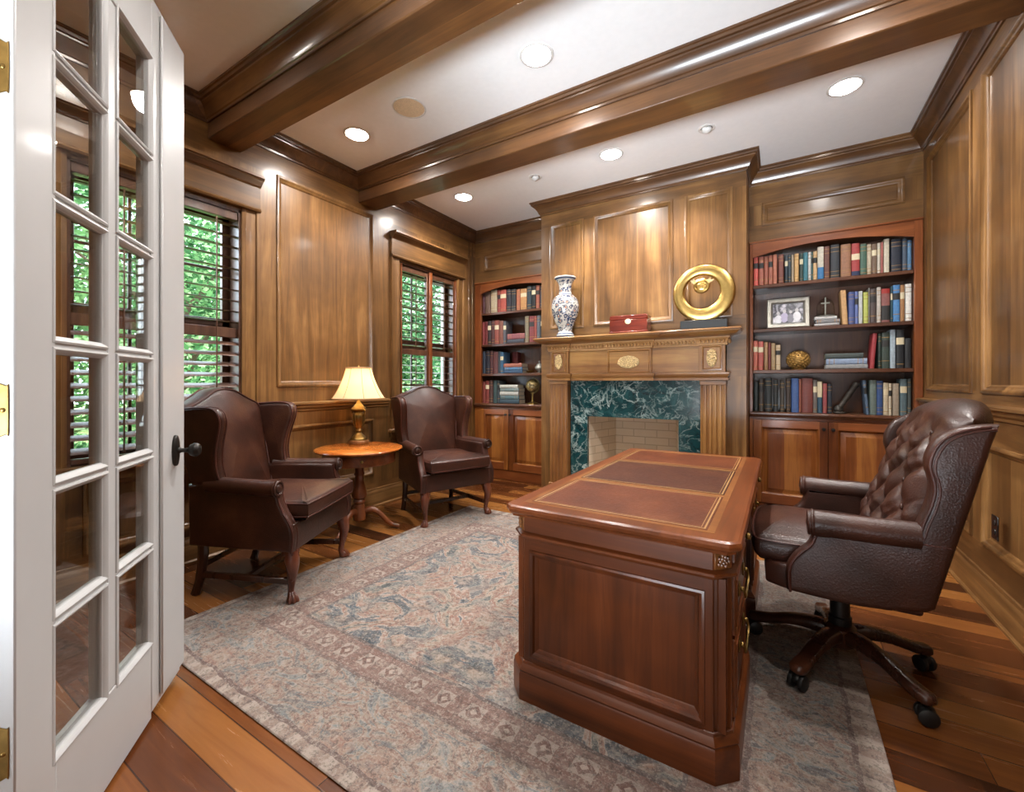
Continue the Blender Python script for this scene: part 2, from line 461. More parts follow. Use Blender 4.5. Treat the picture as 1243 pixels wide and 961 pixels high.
M['bronze'] = plain('dark_bronze', '2b2724', .45, .6, 0, .2, 30)
M['greybronze'] = plain('grey_bronze', '4c4741', .5, .4, 0, .2, 30)
M['mantel_light'] = wood('egg_dart_lit_wood', '7d5630', 'a5794a', 'c2996a', 'x', .4, .15)  # paler mantel wood: the light on the egg-and-dart is put into its colour
M['black'] = plain('black_lacquer', '101011', .35, 0, .2, .1)
M['blackplastic'] = plain('black_plastic', '121212', .45)
M['paper'] = plain('paper', 'd2c7ae', .8)
M['trimwhite'] = plain('white_trim', 'dcdad6', .5)
M['speaker'] = plain('speaker_grille', 'e2cba9', .8, 0, 0, .1, 200)
M['silver'] = plain('silver_metal', '9b978d', .4, .7, 0, .1)
M['ivory'] = plain('ivory_inlay', 'd8c49a', .4)
M['carve'] = wood('carved_wood', '4a2812', '74461f', '9c6a36', 'z', .4, .2, cross=20)

def glass_mat(name, tint=(1, 1, 1, 1), refl=1.):
    """thin pane: clear, with Schlick reflection on either face"""
    n = NT(name)
    t = n.n('ShaderNodeBsdfTransparent'); t.inputs[0].default_value = tint
    g = n.n('ShaderNodeBsdfGlossy'); g.inputs['Roughness'].default_value = .01
    ge = n.n('ShaderNodeNewGeometry'); d = n.n('ShaderNodeVectorMath', operation='DOT_PRODUCT')
    n.put(d.inputs[0], ge.outputs['Incoming']); n.put(d.inputs[1], ge.outputs['Normal'])
    q = n.math('SUBTRACT', 1., n.math('ABSOLUTE', d.outputs['Value']))
    f = n.math('ADD', .04, n.math('MULTIPLY', n.math('POWER', q, 5.), .96))
    m = n.n('ShaderNodeMixShader'); n.put(m.inputs[0], n.math('MULTIPLY', f, refl, clamp=True))
    n.t.links.new(t.outputs[0], m.inputs[1]); n.t.links.new(g.outputs[0], m.inputs[2]); n.t.links.new(m.outputs[0], n.out.inputs[0])
    return n.m
M['pane'] = glass_mat('door_glass', (.94, .95, .94, 1), 1.2)
M['window_glass'] = glass_mat('window_glass', (.97, .98, .97, 1), .7)

def emit_mat(name, col, strength):
    n = NT(name); e = n.n('ShaderNodeEmission'); e.inputs[0].default_value = lin(col); e.inputs[1].default_value = strength
    n.t.links.new(e.outputs[0], n.out.inputs[0]); return n.m
M['lens'] = emit_mat('light_lens', 'fff5ea', 40.)

# ------------------------------------------------------------------ the room
XL, XR, YB, YW, YF, H = -3.2, .905, 3.94, 4.31, .18, 2.98   # left, right, breast, bookcase wall, front, ceiling
YR = 4.66
fl = lambda a, b, c: (XL+c, a, b)
frr = lambda a, b, c: (XR-c, a, b)
def fb(y): return lambda a, b, c: (a, y-c, b)

def panelled(mb, a0, a1, b0, b1, ops, fn, c0, c1, rail=1):
    bs = sorted({b0, b1} | {k for o in ops for k in o[2:] if b0 < k < b1}); prev = None
    bands = []
    for lo, hi in zip(bs, bs[1:]):
        act = tuple(sorted(o for o in ops if o[2] < (lo+hi)/2 < o[3]))
        if bands and bands[-1][2] == act: bands[-1][1] = hi
        else: bands.append([lo, hi, act])
    for lo, hi, act in bands:
        if not act: mb.box(a0, a1, lo, hi, c0, c1, 0, rail, fn); continue
        x = a0
        for o in act:
            if o[0] > x: mb.box(x, o[0], lo, hi, c0, c1, 0, 0, fn)
            x = max(x, o[1])
        if x < a1: mb.box(x, a1, lo, hi, c0, c1, 0, 0, fn)
PMOULD = [(-.014, -.001), (-.013, .009), (-.004, .013), (.006, .009), (.010, .001), (.020, -.003), (.028, -.013), (.033, -.017)]
FLATMOULD = [(-.012, -.001), (-.011, .008), (0., .011), (.010, .006), (.018, -.004), (.022, -.017)]

def wall(name, a0, a1, b0, b1, fn, panels, holes, hax, cd=-.2):
    core = MB(); panelled(core, a0, a1, b0, b1, holes, fn, cd, -.016, 0)
    panelled(core, a0, a1, b0, b1, panels+holes, fn, -.016, 0)
    o = struct(core.build(name, [M['wall_z'], M['wall_'+hax]], weld=False))
    for p in panels:
        mm = MB(); mm.frame(p, PMOULD, fn); mm.build('panel_moulding', M['crown_'+hax] if False else M['wall_z'], o, 50)
    return o

W1 = (.70, 1.58, .70, 2.35); W2 = (3.05, 3.955, .70, 2.35)
LP = [(1.84, 2.72, 1.13, 2.69), (1.84, 2.72, .31, .80), (.78, 1.50, .22, .60), (3.14, 3.86, .22, .60)]
wall('wall_left', YF, YR, 0, H, fl, LP, [W1, W2], 'y')
RP = [(3.37, 4.19, 1.105, 2.75), (2.39, 3.21, 1.105, 2.75), (1.41, 2.23, 1.105, 2.75), (.43, 1.25, 1.105, 2.75),
      (3.37, 4.19, .32, .82), (2.39, 3.21, .32, .82), (1.41, 2.23, .32, .82), (.43, 1.25, .32, .82)]
wall('wall_right', YF, YR, 0, H, frr, RP, [], 'y')
# the wall behind the bookcases, with a panelled head above each of them
wb = MB(); wb.box(XL-.2, XR+.2, YR, YR+.15, 0, H, mi=0)
o = struct(wb.build('wall_back', [M['wall_z']], weld=False))
for nm, a0, a1, pn in (('wall_head_left', XL, -2.08, (-3.05, -2.2, 2.51, 2.68)), ('wall_head_right', -.225, XR, (-.115, .787, 2.51, 2.68))):
    hd = MB(); panelled(hd, a0, a1, 2.37, H, [pn], fb(YW), -.016, 0); hd.box(a0, a1, YW+.016, YR, 2.37, H, mi=1)
    o = struct(hd.build(nm, [M['wall_z'], M['wall_x']], weld=False))
    mm = MB(); mm.frame(pn, PMOULD, fb(YW)); mm.build('panel_moulding', M['wall_x'], o, 50)
# chimney breast
BX0, BX1, BC = -2.08, -.225, -1.153
BPan = [(-1.969, -1.63, 1.70, 2.73), (-1.503, -.801, 1.70, 2.73), (-.679, -.337, 1.70, 2.73)]
hole = (BC-.60, BC+.60, 0, 1.20)
br = MB(); fbr = fb(YB)
panelled(br, BX0, BX1, 0, H, [hole], fbr, -.72, -.016, 0)
panelled(br, BX0, BX1, 0, H, BPan+[hole], fbr, -.016, 0)
o = struct(br.build('wall_chimney_breast', [M['wall_z'], M['wall_x']], weld=False))
for p in BPan:
    mm = MB(); mm.frame(p, PMOULD, fbr); mm.build('panel_moulding', M['wall_z'], o, 50)
# front wall with the double doorway the camera looks through
fw = MB(); fw.box(XL-.2, -1.385, .03, YF, 0, H); fw.box(.52, XR+.2, .03, YF, 0, H); fw.box(-1.385, .52, .03, YF, 2.5, H)
struct(fw.build('wall_front', [M['wall_z']], weld=False))
# floor, ceiling, hall
f = MB(); f.box(XL-.2, XR+.3, -2.6, YR+.1, -.1, 0); struct(f.build('floor', M['floor'], None, 0))
c = MB(); c.box(XL-.2, XR+.2, .03, YR+.15, H, H+.12); struct(c.build('ceiling', M['ceiling'], None, 0))
hw = MB(); hw.box(XL-.2, XR+.3, -2.7, -2.6, 0, 2.8); hw.box(XL-.3, XL-.2, -2.7, .03, 0, 2.8); hw.box(XR+.2, XR+.3, -2.7, .03, 0, 2.8)
hw.box(XL-.2, -1.385, .015, .03, 0, 2.8); hw.box(.52, XR+.2, .015, .03, 0, 2.8); hw.box(-1.385, .52, .015, .03, 2.5, 2.8)
struct(hw.build('wall_hall', M['hallwall'], None, 0))
hc = MB(); hc.box(XL-.3, XR+.3, -2.7, .03, 2.8, 2.9); struct(hc.build('ceiling_hall', M['ceiling'], None, 0))

# ceiling beams and crown
BEAM = ((1.37, 1.58), (2.57, 2.78)); BZ = 2.755
for y0, y1 in BEAM:
    b = MB(); b.box(XL-.01, XR+.01, y0, y1, BZ, H+.02, .006); struct(b.build('ceiling_beam', M['beam']))
CROWN = [(0, -.125), (.010, -.125), (.012, -.112), (.020, -.108), (.024, -.096), (.034, -.076), (.050, -.055), (.066, -.043), (.068, -.034), (.080, -.031), (.083, -.016), (.092, -.012), (.092, 0), (0, 0)]
CP = [(a, H+b) for a, b in CROWN]
loops = [[(XL, YF), (XR, YF), (XR, 1.37), (XL, 1.37)], [(XL, 1.58), (XR, 1.58), (XR, 2.57), (XL, 2.57)],
         [(XL, 2.78), (XR, 2.78), (XR, YW), (BX1, YW), (BX1, YB), (BX0, YB), (BX0, YW), (XL, YW)]]
for i, lp in enumerate(loops):
    t = MB(); t.sweep(lp, CP, True); struct(t.build('trim_%d' % (i+1), M['crown_x'], None, 28))
# chair rail and baseboards
RAIL = [(0, .92), (.012, .925), (.014, .94), (.028, .952), (.032, .972), (.046, .978), (.046, .992), (.03, .998), (0, .998)]
BASE = [(0, 0), (.032, 0), (.032, .012), (.022, .022), (.022, .128), (.017, .142), (.010, .150), (.008, .165), (0, .168)]
t = MB(); t.sweep([(XL, 2.9), (XL, 1.70)], RAIL); struct(t.build('trim_4', M['wall_y'], None, 28))
t = MB(); t.sweep([(XR, YF), (XR, YW)], [(a, b+.04) for a, b in RAIL]); struct(t.build('trim_5', M['wall_y'], None, 28))
t = MB(); t.sweep([(XL, YW), (XL, YF)], BASE); struct(t.build('baseboard_left', M['wall_y'], None, 28))
t = MB(); t.sweep([(XR, YF), (XR, YW)], BASE); struct(t.build('baseboard_right', M['wall_y'], None, 28))
t = MB(); t.box(4.17, 4.19, .17, 2.85, 0, .012, .004, 0, fl); t.box(4.235, 4.25, .17, 2.85, 0, .016, .004, 0, fl); struct(t.build('trim_6', M['wall_z']))

# windows: casing, entablature head, sill, sash and louvred shutters
def window(idx, ya, yb, z0, z1, tilt_low, panels):
    w = struct(bpy.data.objects.new('window_%d' % idx, None)); COL.objects.link(w)
    yc = (ya+yb)/2; cw = .115
    cs = MB()
    for s, y in ((-1, ya), (1, yb)):
        p = [(y-s*.004, 0), (y-s*.004, .012), (y+s*.02, .018), (y+s*.03, .014), (y+s*.085, .014), (y+s*.092, .024), (y+s*cw, .026), (y+s*cw, 0)]
        cs.prism([(q[0], q[1]) for q in p], .66, z1+.03, lambda a, b, c: (XL+b, a, c))
    cs.build('casing', M['wall_z'], w, 25)
    hd = MB(); hd.box(ya-cw, yb+cw, z1+.03, z1+.215, 0, .028, .003, 0, fl)
    hd.sweep([(XL, yb+cw), (XL, ya-cw)], [(0, z1+.015), (.036, z1+.018), (.042, z1+.03), (.034, z1+.042), (.027, z1+.044), (0, z1+.044)])
    ent = [(0, z1+.19), (.032, z1+.192), (.036, z1+.20), (.046, z1+.205), (.06, z1+.222), (.078, z1+.232), (.08, z1+.24), (.09, z1+.243), (.09, z1+.262), (0, z1+.266)]
    hd.sweep([(XL, yb+cw), (XL, ya-cw)], ent)
    hd.build('window_head', M['wall_y'], w, 25)
    sl = MB(); sl.box(ya-cw-.02, yb+cw+.02, z0-.035, z0, -.19, .05, .006, 0, fl); sl.box(ya-cw, yb+cw, z0-.10, z0-.035, 0, .018, .004, 0, fl)
    sl.build('window_sill', M['wall_y'], w)
    jm = MB()
    jm.box(ya, ya+.02, z0, z1, -.19, 0, 0, 0, fl); jm.box(yb-.02, yb, z0, z1, -.19, 0, 0, 0, fl); jm.box(ya, yb, z1-.02, z1, -.19, 0, 0, 0, fl)
    jm.build('jamb', M['shutter'], w)
    sh = MB(); zm = (z0+z1)/2+.02
    for a, b in ((z0, zm), (zm, z1-.02)):
        sh.box(ya+.02, ya+.065, a, b, -.165, -.13, .003, 0, fl); sh.box(yb-.065, yb-.02, a, b, -.165, -.13, .003, 0, fl)
        sh.box(ya+.02, yb-.02, a, a+.05, -.165, -.13, .003, 0, fl); sh.box(ya+.02, yb-.02, b-.045, b, -.165, -.13, .003, 0, fl)
        for k in (1, 2):
            yy = ya+.05+(yb-ya-.10)*k/3; sh.box(yy-.009, yy+.009, a, b, -.158, -.138, .003, 0, fl)
        sh.box(ya+.05, yb-.05, (a+b)/2-.009, (a+b)/2+.009, -.158, -.138, .003, 0, fl)
    sh.build('sash', M['shutter'], w)
    gl = MB(); gl.box(ya+.04, yb-.04, z0+.03, z1-.05, -.150, -.146, 0, 0, fl); gl.build('glass_pane', M['window_glass'], w)
    def louvers(p, a, b, lo, hi, tl, hw_):
        nl = round((hi-lo)/.0745); st = (hi-lo)/nl; tr = R(tl)
        for i in range(nl):
            zc = lo+st*(i+.5)
            prof = [(-hw_*cos(t), .0036*sin(t)) for t in [2*pi*k/10 for k in range(10)]]
            p.prism([(-.03+x*cos(tr)-z*sin(tr), zc+x*sin(tr)+z*cos(tr)) for x, z in prof], a, b, lambda q, r_, c: (XL+q, c, r_))
    if not panels:                                                   # one full-width louvred blind
        p = MB(); a, b = ya+.022, yb-.022
        p.box(a, b, z1-.075, z1-.02, -.06, -.008, .003, 0, fl); p.box(a, b, z0+.006, z0+.035, -.055, -.012, .004, 0, fl)
        p.box(a, b, 1.458, 1.525, -.045, -.018, .003, 0, fl)
        louvers(p, a, b, z0+.04, 1.455, tilt_low, .029); louvers(p, a, b, 1.53, z1-.078, 2, .025)
        po = p.build('louvred_blind', M['shutter'], w, 40)
        for yy in (ya+.24, yb-.16):
            rd = MB(); rd.box(yy-.004, yy+.004, z0+.05, z1-.09, .002, .008, .001, 0, fl); rd.build('tilt_rod', M['shutter'], po)
        return
    fr = MB()
    fr.box(ya+.02, ya+.035, z0, z1-.02, -.05, .012, .003, 0, fl); fr.box(yb-.035, yb-.02, z0, z1-.02, -.05, .012, .003, 0, fl)
    fr.box(yc-.022, yc+.022, z0, z1-.02, -.05, .012, .003, 0, fl); fr.build('shutter_post', M['cherry_z'], w)
    for a, b in ((ya+.037, yc-.024), (yc+.024, yb-.037)):
        p = MB(); sw = .022; zt = z1-.024; zb = z0+.004
        p.box(a, a+sw, zb, zt, -.045, -.012, .003, 0, fl); p.box(b-sw, b, zb, zt, -.045, -.012, .003, 0, fl)
        p.box(a+sw, b-sw, zt-.055, zt, -.043, -.014, .002, 0, fl); p.box(a+sw, b-sw, 1.435, 1.492, -.043, -.014, .002, 0, fl)
        p.box(a+sw, b-sw, zb, zb+.07, -.043, -.014, .002, 0, fl)
        louvers(p, a+sw+.001, b-sw-.001, zb+.07, 1.435, tilt_low, .028); louvers(p, a+sw+.001, b-sw-.001, 1.492, zt-.055, 8, .024)
        po = p.build('shutter_panel', M['shutter'], w, 40)
        rd = MB(); ym = (a+b)/2
        rd.box(ym-.004, ym+.004, zb+.09, 1.40, .0, .008, .001, 0, fl); rd.box(ym-.004, ym+.004, 1.52, zt-.08, .0, .008, .001, 0, fl)
        rd.build('tilt_rod', M['shutter'], po)
window(1, *W1, -30, False); window(2, *W2, -8, True)

# open french door: leaf, glass lites, astragal, knob, hinges
DW, DH = .833, 2.46
dr = struct(bpy.data.objects.new('door_1', None)); COL.objects.link(dr)
dr.location = (-1.348, .221, 0); dr.rotation_euler = (0, 0, math.atan2(.639, -.769))
xs = [0, .125, .329, .397, .60, DW]
zr = [.012, .27, .59, .905, 1.238, 1.583, 1.916, 2.245, DH]; mh = .017
lf = MB(); T = .045
lf.box(0, xs[1], 0, T, .012, DH, .003); lf.box(xs[4], DW, 0, T, .03, DH, .003)
lf.box(xs[1], xs[4], 0, T, .012, zr[1], .003); lf.box(xs[1], xs[4], 0, T, zr[7], DH, .003)
lf.build('door_leaf', M['door'], dr)
mt = MB(); mt.box(xs[2]+.012, xs[3]-.012, .002, T-.002, zr[1], zr[7], .004)
for z in zr[2:7]: mt.box(xs[1], xs[4], .004, T-.004, z-mh+.006, z+mh-.006, .004)
cells = []
for k in range(6):
    za = zr[1+k]+(mh if k else 0); zb = zr[2+k]-(mh if k < 5 else 0)
    for xa, xb in ((xs[1], xs[2]), (xs[3], xs[4])):
        cells.append((xa, xb, za, zb))
        fnd = lambda a, b, c: (a, -c, b)
        mt.frame((xa, xb, za, zb), [(-.014, -.010), (-.012, .001), (-.007, .003), (-.001, -.001), (.001, -.005), (.004, -.007), (.005, -.0105), (.005, -.0155), (.001, -.028), (-.012, -.044)], fnd)
mt.build('muntin', M['door'], dr, 30)
for xa, xb, za, zb in cells:
    g = MB(); g.box(xa-.002+.004, xb-.002, .011, .015, za, zb); g.build('glass_pane', M['pane'], dr)
a = MB(); a.box(.655, DW+.012, -.011, 0.0, .055, DH-.02, .004); a.build('astragal', M['door'], dr)
k = MB(); kx, kz = .752, .896
k.pillow([(.024*cos(t), .058*sin(t)) for t in [2*pi*i/28 for i in range(28)]], .016, .007, lambda p, q, c: (kx+p, -.015+c, kz+q), 3, .004)
ko = k.build('door_knob_plate', M['bronze'], dr)
k = MB(); k.lathe([(.013, 0), (.012, .006), (.008, .012), (.007, .028), (.010, .034), (.020, .040), (.026, .052), (.026, .060), (.019, .070), (.006, .074), (0, .0745)], 20,
        M=Matrix.Translation((kx, -.022, kz)) @ Matrix.Rotation(R(90), 4, 'X')); k.build('door_knob', M['bronze'], ko)
for z in (.385, 1.093, 1.80, 2.27):
    h = MB(); h.pillow(cr([(.006, -.05), (.030, -.05), (.034, -.046), (.034, .046), (.030, .05), (.006, .05)], 2, True), .003, .001, lambda p, q, c: (-.001+c, .006+.037-p, z+q), 1)
    for dz in (-.034, 0, .034): h.ball((-.0025, .024+(.006 if dz else -.006), z+dz), (.002, .005, .005), 8, 6)
    h.build('hinge', M['brass'], dr)

# outside the windows: lawn and trees, sun from over the roof
def foliage_mat(name, cols, trans=.4):
    n = NT(name); g = n.n('ShaderNodeNewGeometry')
    col = n.ramp(g.outputs['Random Per Island'], [(i/(len(cols)-1), c) for i, c in enumerate(cols)])
    d = n.n('ShaderNodeBsdfDiffuse'); n.put(d.inputs[0], col); t = n.n('ShaderNodeBsdfTranslucent'); n.put(t.inputs[0], col)
    m = n.n('ShaderNodeMixShader'); m.inputs[0].default_value = trans
    n.t.links.new(d.outputs[0], m.inputs[1]); n.t.links.new(t.outputs[0], m.inputs[2]); n.t.links.new(m.outputs[0], n.out.inputs[0]); return n.m
FOL = [foliage_mat('leaves_a', ['2b4a2e', '436a42', '688f5c', 'a3bd8a']), foliage_mat('leaves_b', ['24472c', '3c6443', '618a5e', 'a6bd94']), foliage_mat('leaves_c', ['2a4a32', '47694a', '748e56', 'b5bd84'])]
M['bark'] = plain('tree_bark', '4c3a2c', .9)
M['lawn'] = plain('lawn_grass', '87a05a', .9, 0, 0, .3, 6)
g = MB(); g.box(-40, -3.45, -18, 40, -.45, -.35); tag(struct(g.build('lawn', M['lawn'], None, 0)))
def leaf_cloud(mb, c, rad, n, size):
    for _ in range(n):
        while True:
            p = Vector((random.uniform(-1, 1), random.uniform(-1, 1), random.uniform(-1, 1)))
            if .25 < p.length < 1: break
        p = Vector((c[0]+p.x*rad[0], c[1]+p.y*rad[1], c[2]+p.z*rad[2]))
        u = Vector((random.gauss(0, 1), random.gauss(0, 1), random.gauss(0, .6))).normalized(); w = u.orthogonal().normalized()
        s = size*random.uniform(.6, 1.4)
        o = len(mb.v); mb.v += [tuple(p-u*s), tuple(p+w*s*.5), tuple(p+u*s), tuple(p-w*s*.5)]
        mb.f.append((o, o+1, o+2, o+3)); mb.m.append(0)
def tree_meshes(kind):
    cr_ = MB(); tr = MB()
    tr.tube(cr([(0, 0, 0), (.05, .03, 1.2), (-.05, .1, 2.6), (.1, 0, 4.2)], 4), [.16-.008*i for i in range(13)], 8)
    for k in range(5):
        a = k*2.4; tr.tube([(0, .05, 1.3+.45*k), (cos(a)*.6, sin(a)*.6, 1.9+.5*k), (cos(a)*1.3, sin(a)*1.3, 2.4+.5*k)], [.07, .045, .02], 6)
    for k in range(9):
        a = k*2.4; r = 1.1+.3*sin(k*3.1)
        leaf_cloud(cr_, (cos(a)*r, sin(a)*r, 1.3+.5*k), (1.35, 1.35, 1.1), 2300, .055+.012*kind)
    return cr_, tr
trees = []
tl = ['leafy green tree outside the window behind the near wing chair', 'leafy green tree outside the far window above the far wing chair', 'leafy tree farthest along the garden, past the far window']
for k in range(3):
    c_, t_ = tree_meshes(k)
    r = thing('garden_tree', tl[k], 'tree', (0, 0, -.35), 0, 'trees outside the windows')
    t_.build('trunk', M['bark'], r); c_.build('foliage', FOL[k], r, 0, weld=False); trees.append(r)
spots = [(-8.8, 3.3), (-8.8, 9.6), (-9.2, 15.2), (-13.6, .6), (-13.6, 6.3), (-13.8, 12.2), (-14, 18.2)]
for i, (x, y) in enumerate(spots):
    if i < 3: trees[i].location = (x, y, -.35); trees[i].rotation_euler = (0, 0, i*1.3); continue
    q = copy_tree(trees[i % 3], (x, y, -.35), i*1.1, 'leafy green tree in the garden behind the nearer trees outside the windows', 'trees outside the windows')
hg = MB()
for k in range(11):
    for j in range(3): leaf_cloud(hg, (-18.6+.2*sin(k), -7+3.2*k, .3+1.6*j), (1.3, 2.2, 1.3), 900, .13)
tag(hg.build('garden_hedge', FOL[0], None, 0, weld=False), 'tall dense hedge at the back of the garden behind all the trees', 'hedge')
def shrub(x, y, s, label):
    r = thing('garden_shrub', label, 'shrub', (x, y, -.36), random.random()*6, 'shrubs on the lawn')
    c_ = MB(); [leaf_cloud(c_, (cos(k*2.1)*.5*s, sin(k*2.1)*.5*s, (.5+.12*k)*s), (.6*s, .6*s, .55*s), 700, .045) for k in range(5)]
    c_.build('foliage', FOL[int(abs(x*7)) % 3], r, 0, weld=False)
    t_ = MB(); t_.tube([(0, 0, 0), (.03, 0, .4*s), (0, .05, .9*s)], [.04, .03, .01], 6); t_.build('stem', M['bark'], r)
shrub(-5.6, 1.7, .8, 'low round shrub on the lawn seen through the glass door lites')
shrub(-5.9, 4.4, .9, 'rounded shrub on the lawn outside the window behind the near wing chair')
shrub(-5.9, 6.6, 1.0, 'rounded shrub outside the far window beyond the far wing chair')
shrub(-5.5, 8.7, .8, 'tall shrub at the right side of the view through the far window')
pc = MB(); pc.box(-4.24, -4.12, 4.86, 4.98, -.35, 2.9, .006); pc.box(-4.27, -4.09, 4.83, 5.01, -.35, -.2, .006)
tag(pc.build('porch_post', M['trimwhite']), 'white square porch post outside the right half of the far window', 'post')

# ------------------------------------------------------------------ fireplace
fp = thing('fireplace', 'wooden fireplace with carved mantel and dark green veined marble surround', 'fireplace', (BC, YB, 0))
mw = [M['mantel_x'], M['mantel_z']]
OX, OT = .416, .825      # firebox opening
m = MB()                                                             # marble slabs
m.box(-.59, -OX, -.028, .02, 0, OT, .003); m.box(OX, .59, -.028, .02, 0, OT, .003); m.box(-.59, .59, -.028, .02, OT, 1.168, .003)
m.build('marble_surround', M['marble'], fp)
b = MB(); b.box(-.36, .36, .48, .56, 0, 1.05); b.build('firebox_back', M['brick_x'], fp)
for s in (-1, 1):
    b = MB(); b.prism([(s*OX, .021), (s*.30, .48), (s*.36, .56), (s*.55, .56), (s*.55, .021)], 0, 1.0, lambda p, q, c: (p, q, c)); b.build('firebox_side', M['brick_y'], fp)
b = MB(); b.box(-.55, .55, .021, .5, .93, 1.05); b.build('firebox_lintel', M['brick_z'], fp)
b = MB(); b.box(-.55, .55, -.02, .56, .001, .03); b.build('firebox_floor', M['brick_z'], fp)
# pilasters: fluted, with plinth and small necking
def pilaster(xa, xb):
    p = MB(); y0 = -.085; w = xb-xa; nf = 5; gap = w/(nf+.0)
    pts = [(xa, -.001), (xa, y0)]
    for k in range(nf):
        c = xa+gap*(k+.5); r = gap*.34
        pts += [(c-r, y0)]+[(c-r*cos(pi*t/6), y0+r*.8*sin(pi*t/6)) for t in range(1, 6)]+[(c+r, y0)]
    pts += [(xb, y0), (xb, -.001)]
    p.prism(pts, .16, 1.13, None, 1); p.box(xa-.012, xb+.012, y0-.014, -.001, 0, .16, .004, 1); p.box(xa-.006, xb+.006, y0-.008, -.001, 1.13, 1.166, .003, 0)
    return p
for s in (-1, 1): pilaster(min(s*.60, s*.785), max(s*.60, s*.785)).build('pilaster', mw, fp, 30)
fz = MB(); Y0 = -.062
fz.box(-.785, .785, Y0, -.001, 1.166, 1.52, 0, 0)
prof = [(0, 1.168), (.022, 1.168), (.022, 1.186), (.014, 1.192), (.026, 1.206), (.03, 1.222), (.03, 1.232), (0, 1.236)]
def steps(x_out, d_end, d_mid, base):
    """plan outline of the frieze, breaking forward at the end blocks and the centre tablet"""
    e = .205; yb, yf, ym = base, base-d_end, base-d_mid
    return [(-x_out, -.001), (-x_out, yf), (-x_out+e, yf), (-x_out+e, yb), (-e, yb), (-e, ym), (e, ym), (e, yb), (x_out-e, yb), (x_out-e, yf), (x_out, yf), (x_out, -.001)]
pl = steps(.785, .026, .026, Y0)
fz.sweep(pl, prof, side=-1)
fz.box(-.785, -.585, Y0-.026, -.001, 1.166, 1.52, .003, 1); fz.box(.585, .785, Y0-.026, -.001, 1.166, 1.52, .003, 1); fz.box(-.203, .203, Y0-.020, -.001, 1.20, 1.52, .003, 0)
fzo = fz.build('frieze', mw, fp, 30)
fyn = lambda yy: (lambda a, b, c: (a, yy-c, b))
for s in (-1, 1):
    t = MB(); t.frame((s*.685-.066, s*.685+.066, 1.262, 1.44), [(-.012, -.001), (-.010, .009), (-.002, .010), (.004, .002), (.006, -.001)], fyn(Y0-.026)); t.build('block_moulding', M['mantel_x'], fzo, 30)
t = MB(); t.frame((-.196, .196, 1.225, 1.448), [(0, -.001), (0, .012), (.010, .012), (.018, .004), (.02, -.001)], fyn(Y0-.020)); t.build('tablet_moulding', M['mantel_x'], fzo, 30)
# carvings: rosettes of leaves
def carving(mb, cx, cz, rx, rz, yy, n, s):
    rnd = random.Random(int(rx*1e4))
    mb.pillow([(rx*cos(2*pi*i/40), rz*sin(2*pi*i/40)) for i in range(40)], .014, .006, lambda p, q, c: (cx+p, yy-.004-c, cz+q), 3, .003)
    for i in range(n):
        r_ = sqrt((i+.5)/n); a = i*2.39996
        u, w = cx+rx*.9*r_*cos(a), cz+rz*.9*r_*sin(a)
        mb.ball((u, yy-.014, w), (s*(.7+.5*rnd.random()), s*.8, s*(.7+.5*rnd.random())), 8, 5)
c = MB(); carving(c, 0, 1.333, .098, .056, Y0-.020, 60, .011); tag(c.build('carved_rosette', M['gilt'], fzo), 'pale gilded oval carving')
for s in (-1, 1):
    c = MB(); carving(c, s*.685, 1.35, .040, .074, Y0-.026, 38, .010); tag(c.build('carved_panel', M['gilt'], fzo), 'pale gilded carved leaf panel')
# egg-and-dart course and shelf
ed = MB(); pl2 = steps(.79, .026, .026, Y0-.003)
ed.sweep(pl2, [(0, 1.452), (.006, 1.453), (.010, 1.458), (.010, 1.463), (.006, 1.466), (.014, 1.49), (.024, 1.508), (.030, 1.512), (.030, 1.52), (0, 1.522)], side=-1)
for (p, q) in zip(pl2, pl2[1:]):
    p, q = Vector(p), Vector(q); L = (q-p).length
    if L < .06: continue
    d = (q-p)/L; nn = Vector((d.y, -d.x)); k = max(1, round(L/.030)); st = L/k
    for i in range(k):
        e = p+d*st*(i+.5)+nn*.022; ed.ball((e.x, e.y, 1.484), (st*.34 if abs(d.x) > .5 else .010, .014 if abs(d.x) > .5 else st*.34, .018), 8, 6)
        e = p+d*st*i+nn*.016
        if i: ed.ball((e.x, e.y, 1.480), (.004, .006, .016), 6, 4)
ed.build('egg_and_dart', M['mantel_light'], fzo)
sh = MB(); pl3 = steps(.80, .026, .026, Y0-.02)
sh.sweep(pl3, [(0, 1.512), (.008, 1.513), (.012, 1.520), (.030, 1.524), (.058, 1.532), (.080, 1.543), (.092, 1.553), (.098, 1.556), (.098, 1.563), (0, 1.564)], side=-1)
sh.box(-.80, .80, Y0-.02, -.001, 1.515, 1.564)
sh.sweep([(-.895, -.001), (-.895, -.210), (.895, -.210), (.895, -.001)], [(-.2, 1.563), (0, 1.563), (.008, 1.566), (.010, 1.572), (.008, 1.579), (0, 1.582), (-.2, 1.582)], side=-1)
sh.box(-.89, .89, -.206, -.001, 1.564, 1.582)
sh.build('mantel_shelf', mw, fp, 30)

